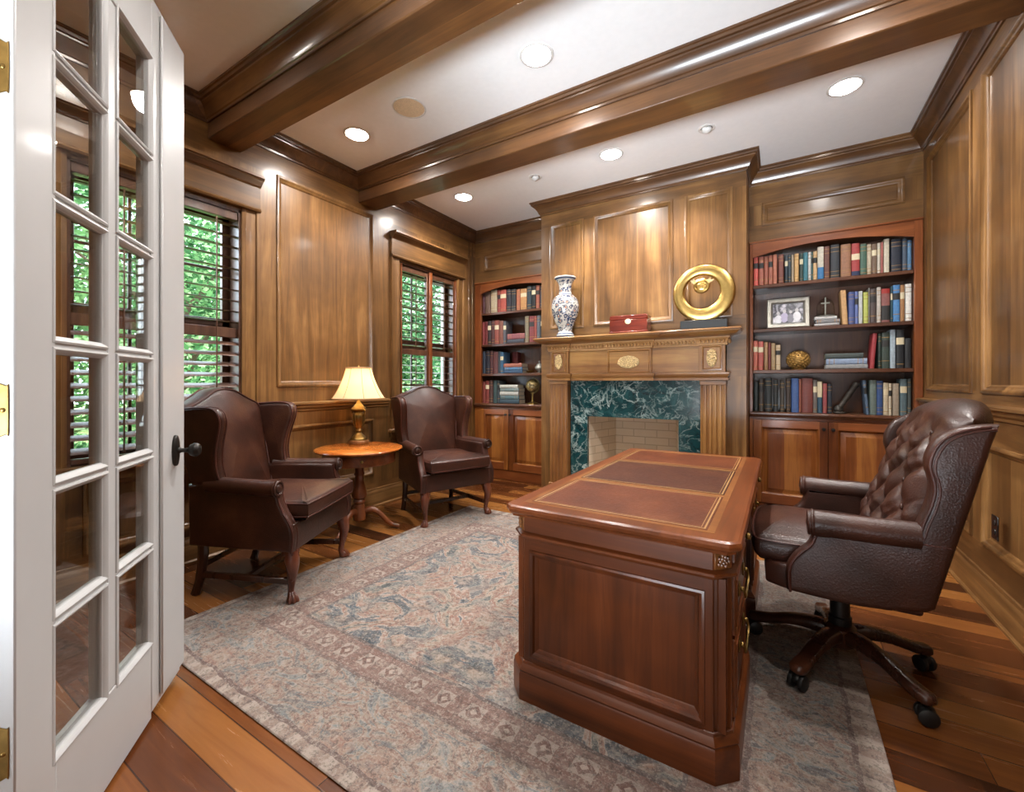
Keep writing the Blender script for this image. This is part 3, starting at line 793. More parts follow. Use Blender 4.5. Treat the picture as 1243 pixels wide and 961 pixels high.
# ------------------------------------------------------------------ bookcases
def bookcase(x0, x1, xi0, xi1, split, label, ins):
    bc = thing('bookcase', label, 'bookcase', (x0, YW, 0)); W = x1-x0; a, b = xi0-x0, xi1-x0; D = .31
    ch = [M['cherry_z'], M['cherry_x']]; sh_ = [M['shelf_z'], M['shelf_x']]
    m = MB(); m.box(.004, W-.004, D-.015, D, .87, 2.365, 0, 0); m.build('back_panel', M['shelf_z'], bc)
    for u, v in ((.004, a-ins), (b, W-.004)):
        m = MB(); m.box(u, v, .02, D-.015, .89, 2.365, 0, 0); m.build('side_panel', M['shelf_y'], bc)
    m = MB(); m.box(.003, a, -.012, .02, .895, 2.366, .003, 0); m.box(b, W-.003, -.012, .02, .895, 2.366, .003, 0)
    c = (a+b)/2; hw_ = (b-a)/2
    arch = [(a, 2.366), (b, 2.366)]+[(c+hw_*(1-t/8), 2.232+.064*(1-(1-t/8)**2)) for t in range(17)]
    m.prism(arch, -.010, .012, lambda p, q, r_: (p, r_, q), 1)
    m.box(.003, W-.003, -.022, -.010, 2.352, 2.368, .003, 1)
    m.build('face_frame', ch, bc)
    m = MB(); m.box(a, b, .02, D-.015, 2.31, 2.36, 0, 1); m.build('top_panel', sh_, bc)
    for z in (1.257, 1.61, 1.99):
        m = MB(); m.box(a+.001, b-.001, -.006, .02, z-.03, z, .004, 1); m.box(a-ins+.001, b-.001, .012, D-.016, z-.03, z, .004, 1); m.build('shelf', sh_, bc)
    m = MB(); m.box(.003, W-.003, -.035, D-.016, .87, .897, .007, 1); m.sweep([(.003, -.018), (W-.003, -.018)], [(0, .852), (.006, .853), (.012, .864), (.014, .87), (0, .87)], side=-1)
    m.build('counter', sh_, bc)
    m = MB(); m.box(.003, W-.003, .0, D, .02, .87, 0, 0); m.box(.003, W-.003, -.014, 0, .0, .115, .003, 1); m.box(.003, W-.003, -.010, 0, .835, .869, .002, 1)
    m.box(.003, a+.004, -.010, 0, .115, .835, .002, 0); m.box(b-.004, W-.003, -.010, 0, .115, .835, .002, 0); m.build('base_cabinet', [M['cab_z'], M['cherry_x']], bc)
    s = split-x0
    for (u, v, kx) in ((a+.006, s-.003, s-.03), (s+.003, b-.006, s+.03)):
        d = MB(); f2 = lambda p, q, r_: (p, -.012-r_, q)
        z0, z1 = .122, .830; fw_ = .062
        d.box(u, u+fw_, z0, z1, -.010, .012, .002, 0, f2); d.box(v-fw_, v, z0, z1, -.010, .012, .002, 0, f2)
        d.box(u+fw_, v-fw_, z0, z0+fw_+.02, -.010, .012, .001, 1, f2); d.box(u+fw_, v-fw_, z1-fw_, z1, -.010, .012, .001, 1, f2)
        rc = (u+fw_, v-fw_, z0+fw_+.02, z1-fw_)
        d.frame(rc, [(0, .012), (.005, .008), (.010, -.004), (.016, -.006), (.045, .006), (.048, .009)], f2)
        d.box(rc[0]+.047, rc[1]-.047, rc[2]+.047, rc[3]-.047, -.008, .009, 0, 0, f2)
        do = d.build('cabinet_door', [M['cab_z'], M['cherry_x']], bc)
        k = MB(); k.lathe([(.009, 0), (.008, .004), (.005, .008), (.005, .016), (.011, .020), (.014, .026), (.011, .033), (0, .035)], 14, M=Matrix.Translation((kx, -.022, .772)) @ Matrix.Rotation(R(90), 4, 'X'))
        k.build('knob', M['bronze'], do)
    return bc
bookcase(-.225, .905, -.196, .852, .334, 'built-in cherry bookcase with arched top and cabinet doors right of the fireplace', 0)
bookcase(-3.2, -2.08, -3.10, -2.13, -2.70, 'built-in bookcase with arched top in the corner between far window and fireplace', .036)

# ------------------------------------------------------------------ books
CM = {}
def cover_mat(hexc):
    if hexc not in CM:
        q = lin(hexc); g = .3*q[0]+.59*q[1]+.11*q[2]; hexd = tuple((.8*k+.2*g)*.85 for k in q[:3])
        CM[hexc] = plain('book_cloth_'+hexc, hexd, .55, 0, .05, .10, 60)
    return CM[hexc]
CM2 = {'gilt': M['gold_line'], 'cream': plain('label_cream', 'c9bc9c', .6), 'dark': plain('label_dark', '22201e', .6), 'blue': plain('label_blue', '2f6590', .6), 'navy': plain('label_navy', '1c2747', .6), 'red': plain('label_red', '93261f', .6)}
def book(th, h, dep, hexc, label, group, style=0):
    """spine faces -y, thickness along x, stands on z = 0"""
    bd = .003; sp = [(0, dep), (0, .006)]+[(th/2-th/2*cos(pi*t/8), .006-.006*sin(pi*t/8)) for t in range(1, 8)]+[(th, .006), (th, dep)]
    inn = [(th-bd, dep), (th-bd, .010), (bd, .010), (bd, dep)]
    m = MB(); m.prism(sp+inn, 0, h); o = m.build('book', cover_mat(hexc), None, 40); tag(o, label, 'book', group)
    p = MB(); p.box(bd, th-bd, .010, dep-.004, .004, h-.004); p.build('page_block', M['paper'], o)
    def band(z0, z1, mat, nm='spine_band'):
        q = MB(); pr = [(.0005, .0075)]+[(th/2-(th/2+.0006)*cos(pi*t/8), .006-.0068*sin(pi*t/8)) for t in range(0, 9)]+[(th-.0005, .0075)]
        q.prism(pr, z0, z1); q.build(nm, mat, o, 40)
    if style == 1:
        for f_ in (.08, .2, .78, .9): band(h*f_, h*f_+.004, CM2['gilt'])
    elif style == 2: band(h*.62, h*.8, CM2['cream'], 'spine_label'); band(h*.1, h*.12, CM2['gilt'])
    elif style == 3: band(h*.6, h*.78, CM2['dark'], 'spine_label'); band(h*.85, h*.87, CM2['gilt']); band(h*.2, h*.22, CM2['gilt'])
    elif style == 4: band(0.001, h*.38, CM2['blue'], 'spine_label')
    elif style == 5: band(0.001, h*.16, CM2['navy'], 'spine_label'); band(h*.5, h*.68, CM2['cream'], 'spine_label')
    elif style == 6: band(h*.5, h*.999, CM2['cream'], 'spine_label')
    elif style == 7: band(h*.86, h*.999, CM2['red'], 'spine_label'); band(h*.08, h*.5, CM2['dark'], 'spine_label')
    return o
ORD = ['first', 'second', 'third', 'fourth', 'fifth', 'sixth', 'seventh', 'eighth', 'ninth', 'tenth', 'eleventh', 'twelfth', 'thirteenth', 'fourteenth', 'fifteenth', 'sixteenth', 'seventeenth', 'eighteenth', 'nineteenth', 'twentieth', 'twenty-first', 'twenty-second', 'twenty-third', 'twenty-fourth', 'twenty-fifth', 'twenty-sixth', 'twenty-seventh', 'twenty-eighth', 'twenty-ninth', 'thirtieth']
STY = {'cream and blue': 4, 'red and navy': 5, 'blue and cream': 6, 'red and white': 7}
def shelf_row(rows, z, shelf, group, ydep=.17):
    prev = -9
    for i, (x0, x1, h, hexc, nm, lean) in enumerate(rows):
        x0 = max(x0, prev+.0008); prev = x1; sh_ = h*sin(R(abs(lean))); th = max(.008, x1-x0-.001-sh_); rnd = random.Random(int(x0*1e5))
        st = STY.get(nm, rnd.choice([0, 1, 1, 2, 3, 1]))
        w = 'thick ' if th > .05 else ('thin ' if th < .02 else '')
        t = 'tall ' if h > .272 else ('short ' if h < .235 else '')
        o = book(th, h, ydep-.03*rnd.random(), hexc, '%s%s%s book, %s from left on the %s' % (w, t, nm, ORD[i], shelf), group, st)
        o.location = (x0+(sh_ if lean < 0 else 0), YW+.035+.012*rnd.random(), z+.001+(th*sin(R(lean)) if lean > 0 else 0)); o.rotation_euler = (0, R(lean), 0)
def stack(x, y, z, items, shelf, group, rzs=0):
    for i, (th, L, hexc, nm) in enumerate(items):
        pos = 'bottom' if i == 0 else ('top' if i == len(items)-1 else ('middle' if len(items) == 3 else ORD[i]+' from bottom'))
        o = book(th, L, .15, hexc, '%s book lying flat, %s of stack on %s' % (nm, pos, shelf), group, 1 if i % 2 else 0)
        o.rotation_euler = (0, R(90), R(rzs)); o.location = (x+.006*(i % 2), y, z+th+.001); z += th+.001
RA =[(-0.191,-0.157,0.259,'d8452f','scarlet',0),(-0.152,-0.115,0.255,'a85335','rust',0),(-0.112,-0.082,0.255,'a34f33','rust',0),(-0.08,-0.049,0.259,'a85638','rust',0),(-0.047,-0.016,0.259,'b8633f','salmon rust',0),(-0.008,0.032,0.252,'7c3a2a','dark brown',0),(0.04,0.063,0.238,'25343e','slate',0),(0.063,0.085,0.238,'2f404a','slate blue',0),(0.087,0.106,0.237,'a8906f','tan',0),(0.109,0.139,0.241,'d09d4c','mustard',0),(0.145,0.17,0.238,'33463e','dark green',0),(0.171,0.203,0.242,'22727f','teal',0),(0.204,0.225,0.242,'c9c5bd','pale grey',0),(0.225,0.238,0.24,'3a6a66','sea green',0),(0.239,0.265,0.242,'d2a566','sand',0),(0.268,0.311,0.273,'c8bda6','cream and blue',0),(0.313,0.349,0.27,'6e3e30','maroon brown',0),(0.353,0.414,0.275,'22272e','black',0),(0.421,0.487,0.268,'9a633c','tan leather',0),(0.49,0.542,0.263,'ab2420','red and navy',0),(0.544,0.584,0.247,'3e6350','green',0),(0.586,0.614,0.242,'c0ab8c','cream',0),(0.616,0.647,0.239,'7c5f47','brown',0),(0.649,0.668,0.242,'d0c4b0','ivory',0),(0.669,0.685,0.244,'a9564a','dusty red',0),(0.687,0.72,0.264,'d0c3a6','ivory',0),(0.73,0.79,0.252,'1a2335','navy',0),(0.795,0.822,0.246,'415469','slate blue',0),(0.824,0.849,0.234,'4f85ae','sky blue',0)]
RB =[(0.418,0.469,0.279,'c9954f','tan',-3),(0.472,0.509,0.261,'41548f','blue',0),(0.511,0.532,0.26,'5b6fae','pale blue',0),(0.535,0.559,0.259,'b9bab8','grey',0),(0.564,0.594,0.248,'b0b72f','lime',0),(0.595,0.604,0.28,'8c8a84','grey',0),(0.606,0.642,0.271,'4f3f3b','dark brown',0),(0.645,0.671,0.277,'b9ada0','stone',0),(0.673,0.725,0.263,'8d4c44','red and white',0),(0.728,0.741,0.277,'1f4a55','dark teal',0),(0.742,0.782,0.282,'3580be','bright blue',0),(0.783,0.808,0.278,'a9702f','ochre',0),(0.813,0.849,0.283,'e2ddd2','white',0)]
RC =[(-0.194,-0.161,0.256,'c85a3e','coral',0),(-0.157,-0.118,0.249,'bd4c3a','red orange',0),(-0.112,-0.084,0.241,'ad7c48','tan',0),(-0.082,-0.061,0.237,'7b2c27','maroon',0),(-0.06,-0.029,0.23,'a98a5a','straw',0),(-0.026,0.009,0.212,'c2a67c','cream',0),(0.602,0.649,0.274,'a8242c','crimson',4),(0.654,0.673,0.27,'26382f','dark green',0),(0.675,0.723,0.278,'33443a','green and gold',0),(0.725,0.758,0.296,'9fb2bf','pale blue',0),(0.76,0.806,0.29,'191d22','black',0),(0.809,0.847,0.225,'222427','black',0)]
RD =[(-0.189,-0.157,0.254,'222b2b','black',0),(-0.152,-0.116,0.282,'43382f','dark brown',0),(-0.106,-0.056,0.29,'1e2526','black',0),(-0.045,-0.009,0.271,'262b2b','charcoal',0),(0.006,0.037,0.268,'433a30','dark olive',0),(0.05,0.08,0.281,'43342b','dark brown',0),(0.087,0.139,0.287,'3760a2','blue',0),(0.14,0.157,0.281,'98503d','rust',0),(0.159,0.236,0.286,'7e3529','red brown',0),(0.238,0.266,0.273,'736860','grey',0),(0.268,0.3,0.259,'26536a','blue and cream',0),(0.304,0.332,0.244,'a83f42','red',0),(0.335,0.364,0.238,'242c38','dark navy',0),(0.559,0.602,0.269,'516e8b','grey blue',-5),(0.604,0.645,0.269,'64766f','sage grey',0),(0.646,0.683,0.264,'264d88','blue',0),(0.685,0.715,0.249,'c3b18e','cream',0),(0.716,0.734,0.244,'cabb9c','ivory',0),(0.739,0.778,0.244,'a4927a','stone',0),(0.783,0.822,0.278,'526b72','slate',0),(0.824,0.847,0.278,'434d4a','charcoal',0)]
LA =[(-3.13,-3.083,0.255,'52222a','plum',0),(-3.08,-3.003,0.265,'6e5040','brown',0),(-2.992,-2.904,0.276,'b39d7a','cream',0),(-2.899,-2.857,0.273,'963028','red',0),(-2.854,-2.773,0.27,'b8402a','vermilion',0),(-2.768,-2.707,0.265,'262632','navy',0),(-2.702,-2.636,0.258,'202028','black',0),(-2.631,-2.581,0.25,'b85f30','orange',0),(-2.577,-2.495,0.25,'c2812f','amber',0),(-2.49,-2.431,0.274,'24343e','slate',0),(-2.426,-2.374,0.271,'17171b','black',0),(-2.37,-2.325,0.268,'aa5034','rust',0),(-2.319,-2.259,0.254,'2a3a4a','navy',0),(-2.252,-2.194,0.242,'5a2a26','maroon',0)]
LB =[(-3.13,-3.09,0.282,'84282a','crimson',0),(-3.085,-3.044,0.287,'742424','maroon',0),(-3.039,-2.992,0.288,'332424','dark brown',0),(-2.987,-2.942,0.288,'542a2a','wine',0),(-2.939,-2.879,0.288,'94412f','brick',0),(-2.874,-2.817,0.279,'844834','brown',0),(-2.812,-2.773,0.271,'54545b','grey',0),(-2.511,-2.461,0.305,'847356','olive tan',0),(-2.458,-2.395,0.303,'84282a','crimson',0),(-2.392,-2.359,0.299,'9a3826','rust',0),(-2.356,-2.312,0.3,'545a62','grey',0),(-2.307,-2.237,0.291,'33302e','black',0),(-2.233,-2.189,0.278,'6a3030','wine',0)]
LC =[(-3.13,-3.075,0.276,'293444','slate blue',0),(-3.07,-3.013,0.283,'242433','dark navy',0),(-3.008,-2.967,0.277,'542a2e','wine',0),(-2.962,-2.894,0.266,'633230','brown',0),(-2.891,-2.857,0.268,'33404a','slate',0),(-2.854,-2.812,0.254,'27587a','blue',0)]
LD =[(-3.13,-3.08,0.267,'843226','rust',0),(-3.075,-3.023,0.275,'8a342c','red brown',0),(-3.018,-2.967,0.279,'54302a','brown',0),(-2.962,-2.906,0.275,'334a4a','dark teal',0),(-2.904,-2.869,0.271,'3a444a','slate',0)]
RBN, LBN = 'right bookcase', 'left bookcase'
shelf_row(RA, 1.99, 'top shelf of right bookcase', 'books on the top shelf, right bookcase')
shelf_row(RB, 1.61, 'second shelf of right bookcase', 'books on the second shelf, right bookcase')
shelf_row(RC, 1.257, 'third shelf of right bookcase', 'books on the third shelf, right bookcase')
shelf_row(RD, .897, 'bottom shelf of right bookcase', 'books on the bottom shelf, right bookcase')
shelf_row(LA, 1.99, 'top shelf of left bookcase', 'books on the top shelf, left bookcase')
shelf_row(LB, 1.61, 'second shelf of left bookcase', 'books on the second shelf, left bookcase')
shelf_row(LC, 1.257, 'third shelf of left bookcase', 'books on the third shelf, left bookcase')
shelf_row(LD, .897, 'bottom shelf of left bookcase', 'books on the bottom shelf, left bookcase')
stack(.318, YW+.04, 1.257, [(.036, .272, '8c8c8c', 'grey'), (.046, .262, '8296b4', 'pale blue'), (.042, .245, '39443f', 'dark green')], 'third shelf of right bookcase', 'flat books on the third shelf, right bookcase')
stack(-2.768, YW+.05, 1.61, [(.05, .24, '3c3c46', 'charcoal'), (.065, .24, '94444a', 'rose')], 'second shelf of left bookcase', 'flat books on the second shelf, left bookcase')
stack(-2.806, YW+.04, 1.257, [(.035, .26, '2b4d6e', 'navy blue'), (.035, .25, '3d7099', 'mid blue'), (.045, .25, 'a8583c', 'brick red')], 'third shelf of left bookcase', 'flat books on the third shelf, left bookcase')
stack(-2.862, YW+.04, .897, [(.05, .27, '2c4450', 'dark teal'), (.045, .26, '4f6e72', 'teal grey'), (.045, .26, 'b5b0a5', 'white'), (.04, .26, '708280', 'grey green'), (.04, .25, 'b9b4a8', 'pale grey')], 'bottom shelf of left bookcase', 'flat books on the bottom shelf, left bookcase')

o = book(.075, .262, .08, '742020', 'dark red book standing behind the flat stack on the third shelf of left bookcase', 'books on the third shelf, left bookcase', 0)
o.location = (-2.79, YW+.205, 1.258)

# ornaments in the right bookcase
pf = thing('picture_frame', 'wide silver frame with a family photograph on the second shelf', 'picture frame', (.062, YW+.06, 1.616), 0)
Mx = Matrix.Rotation(R(-9), 4, 'X'); ffn = lambda a, b, c: tuple(Mx @ Vector((a, .012-c, b+.002)))
m = MB(); m.frame((-.155, .155, 0, .262), [(0, -.012), (0, .006), (.006, .012), (.030, .009), (.036, .012), (.044, .004), (.046, -.002)], ffn); m.box(-.153, .153, .002, .26, -.014, -.008, 0, 0, ffn); m.build('frame', M['silver'], pf, 30)
n = NT('black_and_white_photo'); co = n.coord(); v = n.vor(n.mapping(co, (11, 1, 9)), 1.4, 'F1'); q = n.noise(co, 30, 3)
n.bsdf(n.ramp(n.math('ADD', v, n.math('MULTIPLY', n.math('SUBTRACT', q, .5), .9)), [(.1, 'd6d2d4'), (.3, 'a9a4ac'), (.45, '4a4850'), (.62, '26262a'), (.8, '8c8a90')]), .3)
m = MB(); m.box(-.111, .111, .045, .218, -.008, -.003, 0, 0, ffn); po = m.build('photograph', n.m, pf)
PC = [plain('photo_white', 'cfcdd0', .4), plain('photo_grey', '77747c', .4), plain('photo_skin', 'b3aeae', .4), plain('photo_lilac', 'a59cb4', .4)]
for i, (px, pz, s) in enumerate(((-.07, .10, 1), (-.025, .115, 1.1), (.02, .105, .95), (.065, .118, 1.1))):
    m = MB(); m.pillow([(s*.026*cos(t), s*.04*sin(t)) for t in [2*pi*k/16 for k in range(16)]], .001, .0004, lambda a, b, c: ffn(px+a, pz-.022+b, -.0022+c), 1); m.build('printed_figure', PC[(0, 3, 1, 0)[i]], po)
    m = MB(); m.pillow([(s*.012*cos(t), s*.015*sin(t)) for t in [2*pi*k/14 for k in range(14)]], .001, .0004, lambda a, b, c: ffn(px+a, pz+.034+b, -.0020+c), 1); m.build('printed_face', PC[2], po)
stack(.248, YW+.06, 1.611, [(.024, .165, 'b3afae', 'grey white'), (.030, .165, '7f7a7a', 'mottled grey'), (.024, .150, 'c9c6c4', 'pale')], 'second shelf under glass dome', 'flat books under the glass dome')
cl = thing('glass_dome', 'small glass cloche with a cross inside, on flat books on the second shelf', 'glass dome', (.326, YW+.125, 1.694))
m = MB(); m.lathe([(.066, 0), (.068, .006), (.060, .012), (0, .012)], 24); m.build('base', M['silver'], cl)
m = MB(); m.lathe([(.062, .012), (.063, .07), (.058, .105), (.042, .135), (.02, .15), (.006, .153), (.005, .16), (.010, .168), (.006, .176), (0, .178)], 24); m.build('dome', M['pane'], cl)
m = MB(); m.box(-.006, .006, -.005, .005, .012, .165, .002); m.box(-.03, .03, -.005, .005, .11, .122, .002); m.build('cross', M['silver'], cl)
m = MB(); m.ball((0, 0, .084), (.084, .08, .078), 40, 28)
for k in range(150):
    zz = 1-2*(k+.5)/150; a = k*2.39996; rr = sqrt(1-zz*zz)
    m.ball((.081*rr*cos(a), .077*rr*sin(a), .084+.075*zz), (.010, .010, .008), 6, 4)
m.lathe([(.05, 0), (.052, .008), (.03, .014)], 20)
tag(m.build('decorative_ball', M['ballgold'], None, 50, (.138, YW+.15, 1.258)), 'oval gold ball with carved beaded surface on the third shelf', 'ornament')
gv = thing('bronze_telescope', 'dark bronze cylinder ornament leaning diagonally between books on the bottom shelf', 'ornament', (.385, YW+.075, .8985))
d = Vector((.125, .02, .22)).normalized()
m = MB(); p0 = Vector((.035, .01, .05)); m.tube([p0, p0+d*.10, p0+d*.104, p0+d*.20, p0+d*.205, p0+d*.225], [.019, .019, .021, .021, .024, .024], 14); m.build('tube', M['greybronze'], gv)
m = MB(); m.ball((.024, .01, .035), (.036, .033, .034), 16, 10); m.pillow([(.044*cos(t), .04*sin(t)) for t in [2*pi*k/20 for k in range(20)]], .014, .005, lambda a, b, c: (.03+a, .01+b, .0075+c), 2); m.build('base', M['greybronze'], gv)

# ornaments in the left bookcase
gl = thing('globe', 'small antique gold globe on a stand on the bottom shelf of left bookcase', 'globe', (-2.46, YW+.13, .898))
n = NT('antique_globe'); co = n.coord(); f_ = n.noise(co, 16, 4, .6); n.bsdf(n.ramp(f_, [(.4, '6a5330'), (.5, 'b9a068'), (.56, '4a3a26'), (.7, 'cdbb8c')]), .35, .35)
m = MB(); m.ball((0, 0, .215), .078, 24, 16); m.build('sphere', n.m, gl)
m = MB(); m.lathe([(.07, 0), (.068, .008), (.045, .018), (.018, .028), (.010, .045), (.013, .06), (.009, .075), (.006, .14), (0, .14)], 20)
m.tube([(sin(t)*.09, 0, .215-cos(t)*.09) for t in [R(-20)+k*R(10) for k in range(22)]], .005, 6); m.build('stand', M['brass'], gl)
sv = thing('silver_pot', 'small silver lidded pot on the third shelf of left bookcase beside the fireplace', 'ornament', (-2.365, YW+.12, 1.258))
m = MB(); m.lathe([(.03, 0), (.032, .006), (.018, .014), (.03, .026), (.05, .05), (.052, .066), (.044, .082), (.036, .088)], 20); m.build('body', M['silver'], sv)
m = MB(); m.lathe([(.037, .088), (.03, .102), (.012, .112), (.006, .120), (.012, .13), (.008, .14), (0, .142)], 16); m.build('lid', M['silver'], sv)
m = MB(); m.lathe([(.02, 0), (.046, .012), (.056, .03), (.054, .032), (.04, .018), (0, .012)], 20); tag(m.build('small_dish', M['brass'], None, 38, (-2.485, YW+.12, 1.258)), 'shallow brass dish between flat books and silver pot, left bookcase', 'dish')

# on the mantel shelf
ZM = 1.583
n = NT('porcelain'); co = n.coord(); w = n.mix(.05, co, n.noise(co, 18, 3, .6, out='Color'))
v1 = n.vor(w, 22, 'F1', rnd=.9); v2 = n.vor(w, 48, 'F1'); x = n.sep(co)
pat = n.ramp(v1, [(0., '7d3f2a'), (.16, '9c5a40'), (.2, '98928a'), (.30, '9d978f'), (.35, '27324a'), (.45, '3d4a63'), (.5, 'b3ada4')])
pat = n.mix(n.ramp(v2, [(.3, .8), (.38, 0.)]), pat, '26324c')
zb = n.math('FRACT', n.math('MULTIPLY', x[2], 40.))
bandm = n.math('MAXIMUM', n.math('LESS_THAN', x[2], .05), n.math('MAXIMUM', n.math('GREATER_THAN', x[2], .545), n.math('MULTIPLY', n.math('GREATER_THAN', x[2], .40), n.math('LESS_THAN', x[2], .425))))
pat = n.mix(bandm, pat, n.mix(n.math('GREATER_THAN', zb, .5), '4a566c', 'b9b5ae'))
n.bsdf(pat, .18, 0., None, .4, .05)
vp = [(.072, 0), (.082, .004), (.082, .03), (.070, .045), (.064, .06), (.075, .10), (.105, .17), (.126, .24), (.132, .30), (.124, .345), (.100, .385), (.070, .408), (.060, .43), (.058, .47), (.064, .51), (.084, .545), (.104, .563), (.106, .572), (.098, .575), (.07, .55), (.05, .50), (.05, .44)]
m = MB(); m.lathe(cr(vp, 3), 40); tag(m.build('porcelain_vase', n.m, None, 60, (-1.755, YB-.125, ZM)), 'tall porcelain vase with blue and rust floral pattern on the mantel', 'vase')
bx = thing('wooden_box', 'polished red wood box with ivory oval inlay on the mantel shelf', 'box', (-1.125, YB-.125, ZM), R(2))
M['redbox'] = wood('red_box_wood', '3c120b', '5f2013', '7c3220', 'x', .25, .5)
m = MB(); m.box(-.163, .163, -.078, .078, .006, .112, .003); m.box(-.170, .170, -.084, .084, 0, .014, .004); m.build('body', M['redbox'], bx)
m = MB(); m.box(-.164, .164, -.079, .079, .115, .155, .006); m.box(-.16, .16, -.075, .075, .112, .116); m.build('lid', M['redbox'], bx)
m = MB(); m.pillow([(.026*cos(t), .022*sin(t)) for t in [2*pi*k/24 for k in range(24)]], .004, .0015, lambda a, b, c: (.0+a, -.080-c, .098+b), 2); m.build('oval_inlay', M['ivory'], bx)
sc = thing('ring_sculpture', 'large gold ring sculpture on a black base at right end of mantel', 'sculpture', (-.525, YB-.12, ZM), R(4))
m = MB(); m.box(-.175, .175, -.05, .05, 0, .072, .004); m.build('base', M['black'], sc)
m = MB(); N = 72; rr_ = [(.134, 0), (.137, .012), (.150, .020), (.215, .016), (.229, .010), (.233, 0), (.229, -.010), (.215, -.016), (.150, -.020), (.137, -.012)]
vs = []; fs = []
for i in range(N):
    a = 2*pi*i/N
    for (r_, y_) in rr_:
        off = Vector((-.012, .008))*(1 if r_ < .16 else 0)
        vs.append((r_*cos(a)+off.x, y_, .296+r_*sin(a)+off.y))
K = len(rr_)
for i in range(N):
    for j in range(K): fs.append((i*K+j, ((i+1) % N)*K+j, ((i+1) % N)*K+(j+1) % K, i*K+(j+1) % K))
m.add(vs, fs); m.build('gold_ring', M['gold'], sc, 50)
m = MB(); mc = Vector((-.015, 0, .355))
m.tube([(mc.x+.05*cos(t), 0, mc.z+.05*sin(t)) for t in [2*pi*k/30 for k in range(30)]], .013, 8, True)
m.pillow([(.040*cos(t), .040*sin(t)) for t in [2*pi*k/24 for k in range(24)]], .012, .005, lambda a, b, c: (mc.x+a, c, mc.z+b), 2, .004)
for k in range(14): m.ball((mc.x+.02*cos(k*2.4)*sqrt(k/14)*1.4, -.009, mc.z+.02*sin(k*2.4)*sqrt(k/14)*1.4), .007, 6, 4)
m.build('medallion', M['gold'], sc)
m = MB()
for s in (-1, 1):
    m.tube([(mc.x+s*.045, 0, mc.z+.02), (mc.x+s*.066, .004, mc.z+.034), (mc.x+s*.092, 0, mc.z+.062-.02*(s > 0))], [.009, .012, .006], 6)
    m.tube([(mc.x+s*.04, 0, mc.z+.034), (mc.x+s*.062, .006, mc.z+.05), (mc.x+s*.07, 0, mc.z+.078-.01*(s > 0))], [.008, .010, .005], 6)
m.build('wing', M['gilt'], sc)

# ------------------------------------------------------------------ rug
RX0, RX1, RY0, RY1 = -2.445, .28, .79, 3.21
hx, hy = (RX1-RX0)/2, (RY1-RY0)/2
M['rug'] = rug_mat(hx, hy); RT = .008
m = MB(); m.box(-hx, hx, -hy, hy, .0005, RT, .003)
tag(m.build('area_rug', M['rug'], None, 0, ((RX0+RX1)/2, (RY0+RY1)/2, 0)), 'large faded oriental rug in grey, blush and slate blue under the desk', 'rug')

# ------------------------------------------------------------------ wing chairs
def leg_cabriole(x, y, sy, fl_=1.):
    m = MB(); d = Vector((.75, .66*sy, 0))
    pts = [(.0, .275, .034), (.004, .25, .036), (.014, .215, .037), (.018, .18, .031), (.013, .14, .0245), (.004, .09, .0185), (-.002, .055, .0165), (.004, .035, .0205), (.014, .020, .028), (.016, .010, .029), (.016, .0035, .024)]
    P = cr([(x+d.x*o, y+d.y*o, z) for o, z, r_ in pts], 3); Rr = [p[0] for p in cr([(r_, 0, 0) for o, z, r_ in pts], 3)]
    m.tube(P, Rr, 12)
    for k in (-1, 0, 1):
        a = math.atan2(d.y, d.x)+k*.7
        m.tube([(x+d.x*.002+cos(a)*.014, y+d.y*.002+sin(a)*.014, .05), (x+d.x*.012+cos(a)*.026, y+d.y*.012+sin(a)*.026, .028), (x+d.x*.014+cos(a)*.034, y+d.y*.014+sin(a)*.034, .006)], [.006, .009, .007], 6)
    m.box(x-.036, x+.030, y-.034, y+.034, .245, .275, .006)
    return m
